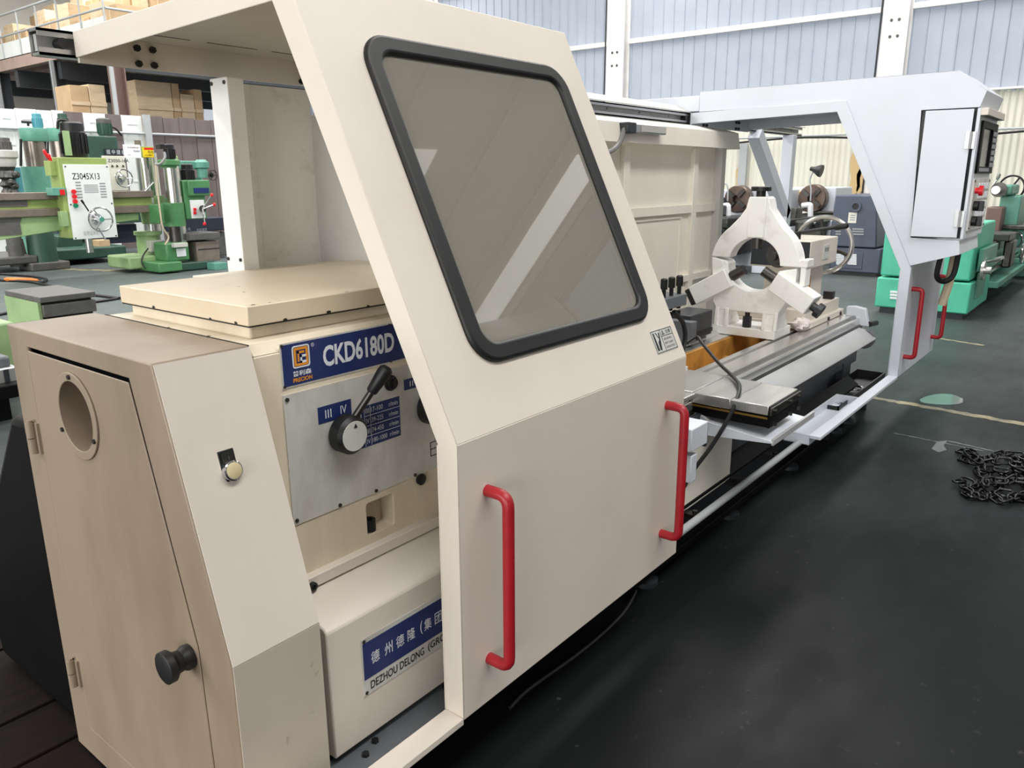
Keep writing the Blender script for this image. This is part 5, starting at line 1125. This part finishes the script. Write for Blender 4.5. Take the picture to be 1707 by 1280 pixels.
# --- two white lathes by the wall, chucks towards us
def white_lathe(label, Xc, pc, ch, box_, headpx, lamp):
    """Xc depth of chuck face; pc chuck centre px; ch radius m; headpx = pixel rect of headstock"""
    cy_, cz_ = fx(*pc, Xc)
    t = thing('lathe', (Xc+.5, cy_, 0), label, 'lathe', 'white lathes by the far wall')
    y0, z1 = fx(headpx[0], headpx[2], Xc+.3); y1, _ = fx(headpx[1], headpx[2], Xc+.3); _, z0 = fx(headpx[0], headpx[3], Xc+.3)
    hs_ = B().box(Xc+.3, Xc+1.3, y1, y0, z0, z1).build('headstock', 'white', t, bevel=.02)
    ck = B().lathe((Xc+.3, cy_, cz_), (-1, 0, 0), [(0, ch*.5), (.12, ch*.5), (.12, ch), (.28, ch), (.30, ch*.94), (.30, ch*.3), (.2, ch*.28)], 36).build('chuck', 'chuck_brown', t)
    for a in (40, 130, 220, 310):
        a = math.radians(a); b = B(); b.m = Matrix.Translation((Xc, cy_, cz_)) @ Matrix.Rotation(a, 4, 'X'); b.box(-.05, .01, ch*.25, ch*.85, -ch*.14, ch*.14); b.build('chuck_jaw', 'steel_dark', ck)
    zb = z0-.04
    B().box(Xc-1.8, Xc+1.3, cy_-.3, cy_+.3, zb-.12, zb).build('bed_way', 'oily', t, bevel=.02)
    B().box(Xc-1.8, Xc+1.3, cy_-.25, cy_+.25, .25, zb-.12).build('bed', 'oily', t, bevel=.02)
    B().box(Xc+.2, Xc+1.3, cy_-.35, cy_+.35, 0, zb-.1).build('headstock_stand', 'white', t, bevel=.02)
    B().box(Xc-1.8, Xc-1.2, cy_-.3, cy_+.3, 0, zb-.1).build('tail_stand', 'white', t, bevel=.02)
    return t, cy_, cz_, hs_
W1, y1_, z1_, h1_ = white_lathe('white lathe with a brown chuck beside the rear guard edge', 13.3, (1228, 332), .235, None, (1198, 1300, 316, 368), None)
W2, y2_, z2_, h2_ = white_lathe('white lathe with a brown chuck behind the slate blue cabinet', 14.4, (1353, 331), .245, None, (1320, 1394, 312, 352), None)
def swan(t, pts, X, head, r=.014):
    B().tube(spline([pick(*p, 0, X) for p in pts], 8), r, 8).build('lamp_arm', 'pipe_grey', t)
    a = pick(*head[0], 0, X); b_ = pick(*head[1], 0, X); B().lathe(a, b_-a, [(0, .035), (.06, .045), (.16, .10), (.20, .105)], 16).build('lamp_head', 'black', t)
swan(W2, [(1351, 335), (1352, 315), (1350, 300), (1355, 286)], 14.2, ((1351, 281), (1364, 284)))
swan(W1, [(1213, 335), (1213, 312), (1208, 306), (1202, 318), (1199, 325)], 13.1, ((1199, 322), (1202, 336)))
for px, X, t in ((1214, 12.7, W1), (1351, 13.8, W2)):
    p0 = pick(px, 342 if t is W1 else 341, 0, X); p1 = pick(px, 372 if t is W1 else 362, 0, X); B().tube(bentpath([p0+Vector((0, .14, -.02)), p0, p1], .03), .045, 10).build('chuck_guard_arm', 'paper_white', t)
p = fx(1331, 326, 14.69); q = B().box(14.66, 14.70, p[0]-.1, p[0]+.1, p[1]-.07, p[1]+.07).build('warning_sticker', 'sign_yellow', W2)
p = fx(1290, 341, 13.59); B().box(13.57, 13.60, p[0]-.08, p[0]+.08, p[1]-.09, p[1]+.09).build('control_plate', 'charcoal', W1)
# carriage clutter of the two lathes
B().box(12.2, 12.9, y1_-.35, y1_+.5, z1_-.45, z1_-.25).build('carriage', 'oily', W1, bevel=.04); B().box(12.4, 12.7, y1_-.1, y1_+.15, z1_-.25, z1_-.08).build('tool_post', 'oily', W1, bevel=.02)
B().box(12.8, 13.6, y2_-.55, y2_+.4, z2_-.48, z2_-.30).build('carriage', 'oily', W2, bevel=.04); B().box(13.1, 13.4, y2_-.2, y2_+.1, z2_-.3, z2_-.12).build('tool_post', 'oily', W2, bevel=.02)
B().cyl((12.9, y2_-.6, z2_-.36), (13.3, y2_+.6, z2_-.30), .04, n=10).build('feed_rod', 'oily', W2)
# --- turquoise lathe half hidden by the white door
TL = thing('lathe', (10.4, 1.9, 0), 'bright turquoise lathe standing behind the white guard door', 'lathe')
XT = 9.75
yA = fx(1456, 520, XT)[0]; yB = fx(1612, 525, XT)[0]; zt = fx(1500, 372, XT)[1]; zs = fx(1500, 463, XT)[1]
lowc = B().box(XT, XT+1.3, yB, yA, .07, zs-.01).build('lower_cabinet', 'turquoise_bright', TL, bevel=.015)
B().box(XT+.02, XT+1.3, yB+.02, yA-.02, zs+.01, zt).build('upper_cabinet', 'turquoise_bright', TL, bevel=.02)
B().box(XT+.05, XT+1.2, yB+.05, yA-.05, 0, .08).build('plinth', 'charcoal', TL)
for py in (486, 491, 496): c = fx(1484, py, XT); d = fx(1498, py, XT); B().box(XT-.01, XT, d[0], c[0], c[1]-.012, c[1]+.012).build('louvre', 'paper_white', lowc)
B().box(XT+.3, XT+.9, yB-.012, yB, .2, .5).build('side_panel', 'turquoise', lowc, bevel=.004)
B().box(XT+.2, XT+1.2, yB-.05, yB, zs+.1, zs+.35).build('gear_box', 'turquoise', TL, bevel=.01)
B().lathe((XT+.2, yB-.05, zs+.12), (0, -1, 0), [(0, .11), (.03, .11), (.03, .04), (.09, .04)], 20).build('hand_dial', 'steel', TL)
for k in range(3): B().cyl((XT+.35+.1*k, yB-.05, zs+.2), (XT+.35+.1*k, yB-.2, zs+.24), .018, n=8).build('shift_lever', 'chrome', TL)
ybed = 1.72
B().box(11.05, 13.9, ybed-.3, ybed+.25, .62, .74).build('bed_way', 'oily', TL, bevel=.01)
B().box(11.05, 13.9, ybed-.25, ybed+.2, .35, .62).build('bed', 'turquoise', TL, bevel=.01)
B().box(11.05, 13.6, ybed-.45, ybed+.3, .22, .30).build('chip_tray', 'turquoise', TL, bevel=.01)
B().box(13.1, 13.7, ybed-.3, ybed+.3, 0, .24).build('tail_foot', 'turquoise', TL, bevel=.01)
for z in (.50, .42): B().cyl((11.05, ybed-.34, z), (13.8, ybed-.34, z), .025, n=10).build('feed_rod', 'steel_bright', TL)
B().box(11.7, 12.3, ybed-.42, ybed+.3, .74, .83).build('carriage', 'steel_dark', TL, bevel=.01)
B().box(11.8, 12.2, ybed-.46, ybed-.36, .40, .74).build('apron', 'steel_dark', TL, bevel=.02)
B().torus((11.95, ybed-.56, .58), (0, 1, 0), .12, .014, 24, 8).build('apron_wheel', 'chrome', TL)
# --- second turquoise lathe further off: red-brown slide, tailstock and ring wheel
FL = thing('lathe', (15.3, 1.75, 0), 'turquoise lathe by the wall with a dark ring handwheel on its tailstock', 'lathe')
XF = 14.4
def py_(px, py, X=XF): return fx(px, py, X)
a = py_(1668, 326); b_ = py_(1695, 380); B().box(XF, XF+.8, b_[0], a[0], b_[1], a[1]).build('tail_pillar', 'turquoise', FL, bevel=.02)
a = py_(1665, 308); b_ = py_(1688, 325); B().box(XF-.1, XF+.7, b_[0], a[0], b_[1], a[1]).build('tail_head', 'turquoise', FL, bevel=.03)
c = py_(1668, 316); B().cyl((XF-.5, c[0], c[1]), (XF-.1, c[0], c[1]), .06, n=16).build('quill', 'steel_bright', FL); B().lathe((XF-.14, c[0], c[1]), (-1, 0, 0), [(0, .11), (.05, .11)], 20).build('quill_collar', 'steel_dark', FL)
c = py_(1680, 313, XF+.8); B().torus((XF+.8, c[0]-.05, c[1]), (1, -.25, 0), .19, .016, 32, 8).build('handwheel_rim', 'black', FL); B().cyl((XF+.7, c[0]-.02, c[1]), (XF+.82, c[0]-.05, c[1]), .04, n=12).build('wheel_hub', 'steel_dark', FL)
for k in range(3): g = 2*math.pi*k/3; B().cyl((XF+.8, c[0]-.05, c[1]), (XF+.8, c[0]-.05+.18*math.cos(g), c[1]+.18*math.sin(g)), .014, n=8).build('spoke', 'black', FL)
p = pick(1662, 300, 0, XF-.05); B().cyl(pick(1656, 308, 0, XF-.05), p, .014, n=8).lathe(p, (0, -.2, 1), [(0, .015), (.03, .028), (.09, .028), (.1, .01)], 10).build('clamp_lever', 'steel', FL)
a = py_(1645, 345, 13.9); b_ = py_(1665, 392, 13.9); B().box(13.9, 14.3, b_[0], a[0], b_[1], a[1]).build('cross_slide', 'mezz_brown', FL, bevel=.02)
a = py_(1655, 373); b_ = py_(1760, 380); zt = a[1]
B().box(XF-.3, 17.2, b_[0]-.2, a[0], zt-.06, zt).build('bed_way', 'oily', FL, bevel=.01)
B().box(XF-.2, 17.2, b_[0]-.15, a[0]-.02, .40, zt-.06).build('bed', 'turquoise', FL, bevel=.02)
B().box(XF-.3, 17.2, b_[0]-.35, a[0]+.05, .25, .33).build('chip_tray', 'turquoise', FL, bevel=.01)
B().box(XF+.2, XF+.9, b_[0]-.1, a[0]-.1, 0, .26).build('bed_foot', 'turquoise', FL, bevel=.02); B().box(16.2, 17, b_[0]-.1, a[0]-.1, 0, .26).build('bed_foot', 'turquoise', FL, bevel=.02)
for k, zz in enumerate((.55, .66)): B().cyl((XF-.3, a[0]-.02-.05*k, zz), (XF-.3+.9, b_[0], zz-.05), .03, n=8).build('feed_rod', 'steel_bright', FL)
c = py_(1690, 400, XF-.2); B().torus((XF-.25, c[0], c[1]), (1, -.4, 0), .13, .018, 24, 8).build('apron_wheel', 'chrome', FL); B().cyl((XF-.28, c[0], c[1]), (XF, c[0]+.05, c[1]), .06, n=14).build('apron_hub', 'chrome', FL)
# ================================================================== CHAIN HEAP
CH = thing('chain', (*aZ(1650, 800, 0), 0), 'heap of heavy black steel chain lying on the dark floor', 'chain')
def link_mesh():
    L_, W_, r = .024, .0155, .0066; pts = []
    for i in range(24):
        a = 2*math.pi*i/24; pts.append((math.cos(a)*W_+(L_ if math.cos(a) > 0 else -L_)*.8, math.sin(a)*W_*1.05, 0))
    b = B(); b.tube([Vector(p) for p in pts], r, 8, True)
    me = bpy.data.meshes.new('link'); me.from_pydata([tuple(v) for v in b.v], [], b.f); me.materials.append(MATS['chain_steel'])
    me.polygons.foreach_set('use_smooth', [True]*len(me.polygons)); return me
LM = link_mesh(); rnd = random.Random(3); P = .058
def lay(path, h):
    pts = spline([(*aZ(x, y, .01), 0) for x, y in path], 30); acc = 0; last = pts[0]; k = 0; out = [pts[0]]
    for p in pts[1:]:
        while (p-last).length >= P: last = last+(p-last).normalized()*P; out.append(last.copy())
    for i in range(len(out)-1):
        d = out[i+1]-out[i]; o = bpy.data.objects.new('chain_link', LM); COL.objects.link(o); o.parent = CH
        c = (out[i]+out[i+1])/2-ORG[CH]; c.z = h+.018+rnd.uniform(-.004, .008)
        o.location = c; o.rotation_euler = ((math.pi/2*.72 if i % 2 else .3)+rnd.uniform(-.35, .35), rnd.uniform(-.25, .25), math.atan2(d.y, d.x)+rnd.uniform(-.3, .3))
lay([(1597, 752), (1612, 760), (1600, 768), (1618, 772), (1640, 780), (1625, 790), (1650, 796), (1680, 790), (1700, 776), (1676, 758), (1655, 760), (1640, 772)], 0)
lay([(1594, 806), (1612, 800), (1626, 812), (1606, 822), (1622, 832), (1642, 822), (1634, 808), (1650, 800), (1668, 812), (1652, 830), (1676, 838), (1700, 826), (1720, 834)], 0)
lay([(1604, 812), (1618, 826), (1640, 832), (1660, 824), (1684, 826), (1702, 838), (1722, 822), (1700, 806), (1680, 800), (1664, 806), (1690, 790), (1720, 796), (1730, 780), (1705, 770), (1685, 774)], .0)
lay([(1610, 764), (1628, 778), (1646, 786), (1666, 778), (1690, 784), (1712, 788), (1724, 806), (1704, 816), (1682, 812), (1662, 818), (1644, 812), (1630, 800), (1648, 792), (1670, 796), (1692, 800)], .028)
lay([(1606, 758), (1624, 770), (1640, 776), (1662, 768), (1686, 766), (1710, 776), (1722, 792), (1702, 798), (1684, 790)], .028)
lay([(1636, 826), (1656, 816), (1676, 820), (1696, 816), (1714, 824)], .05)
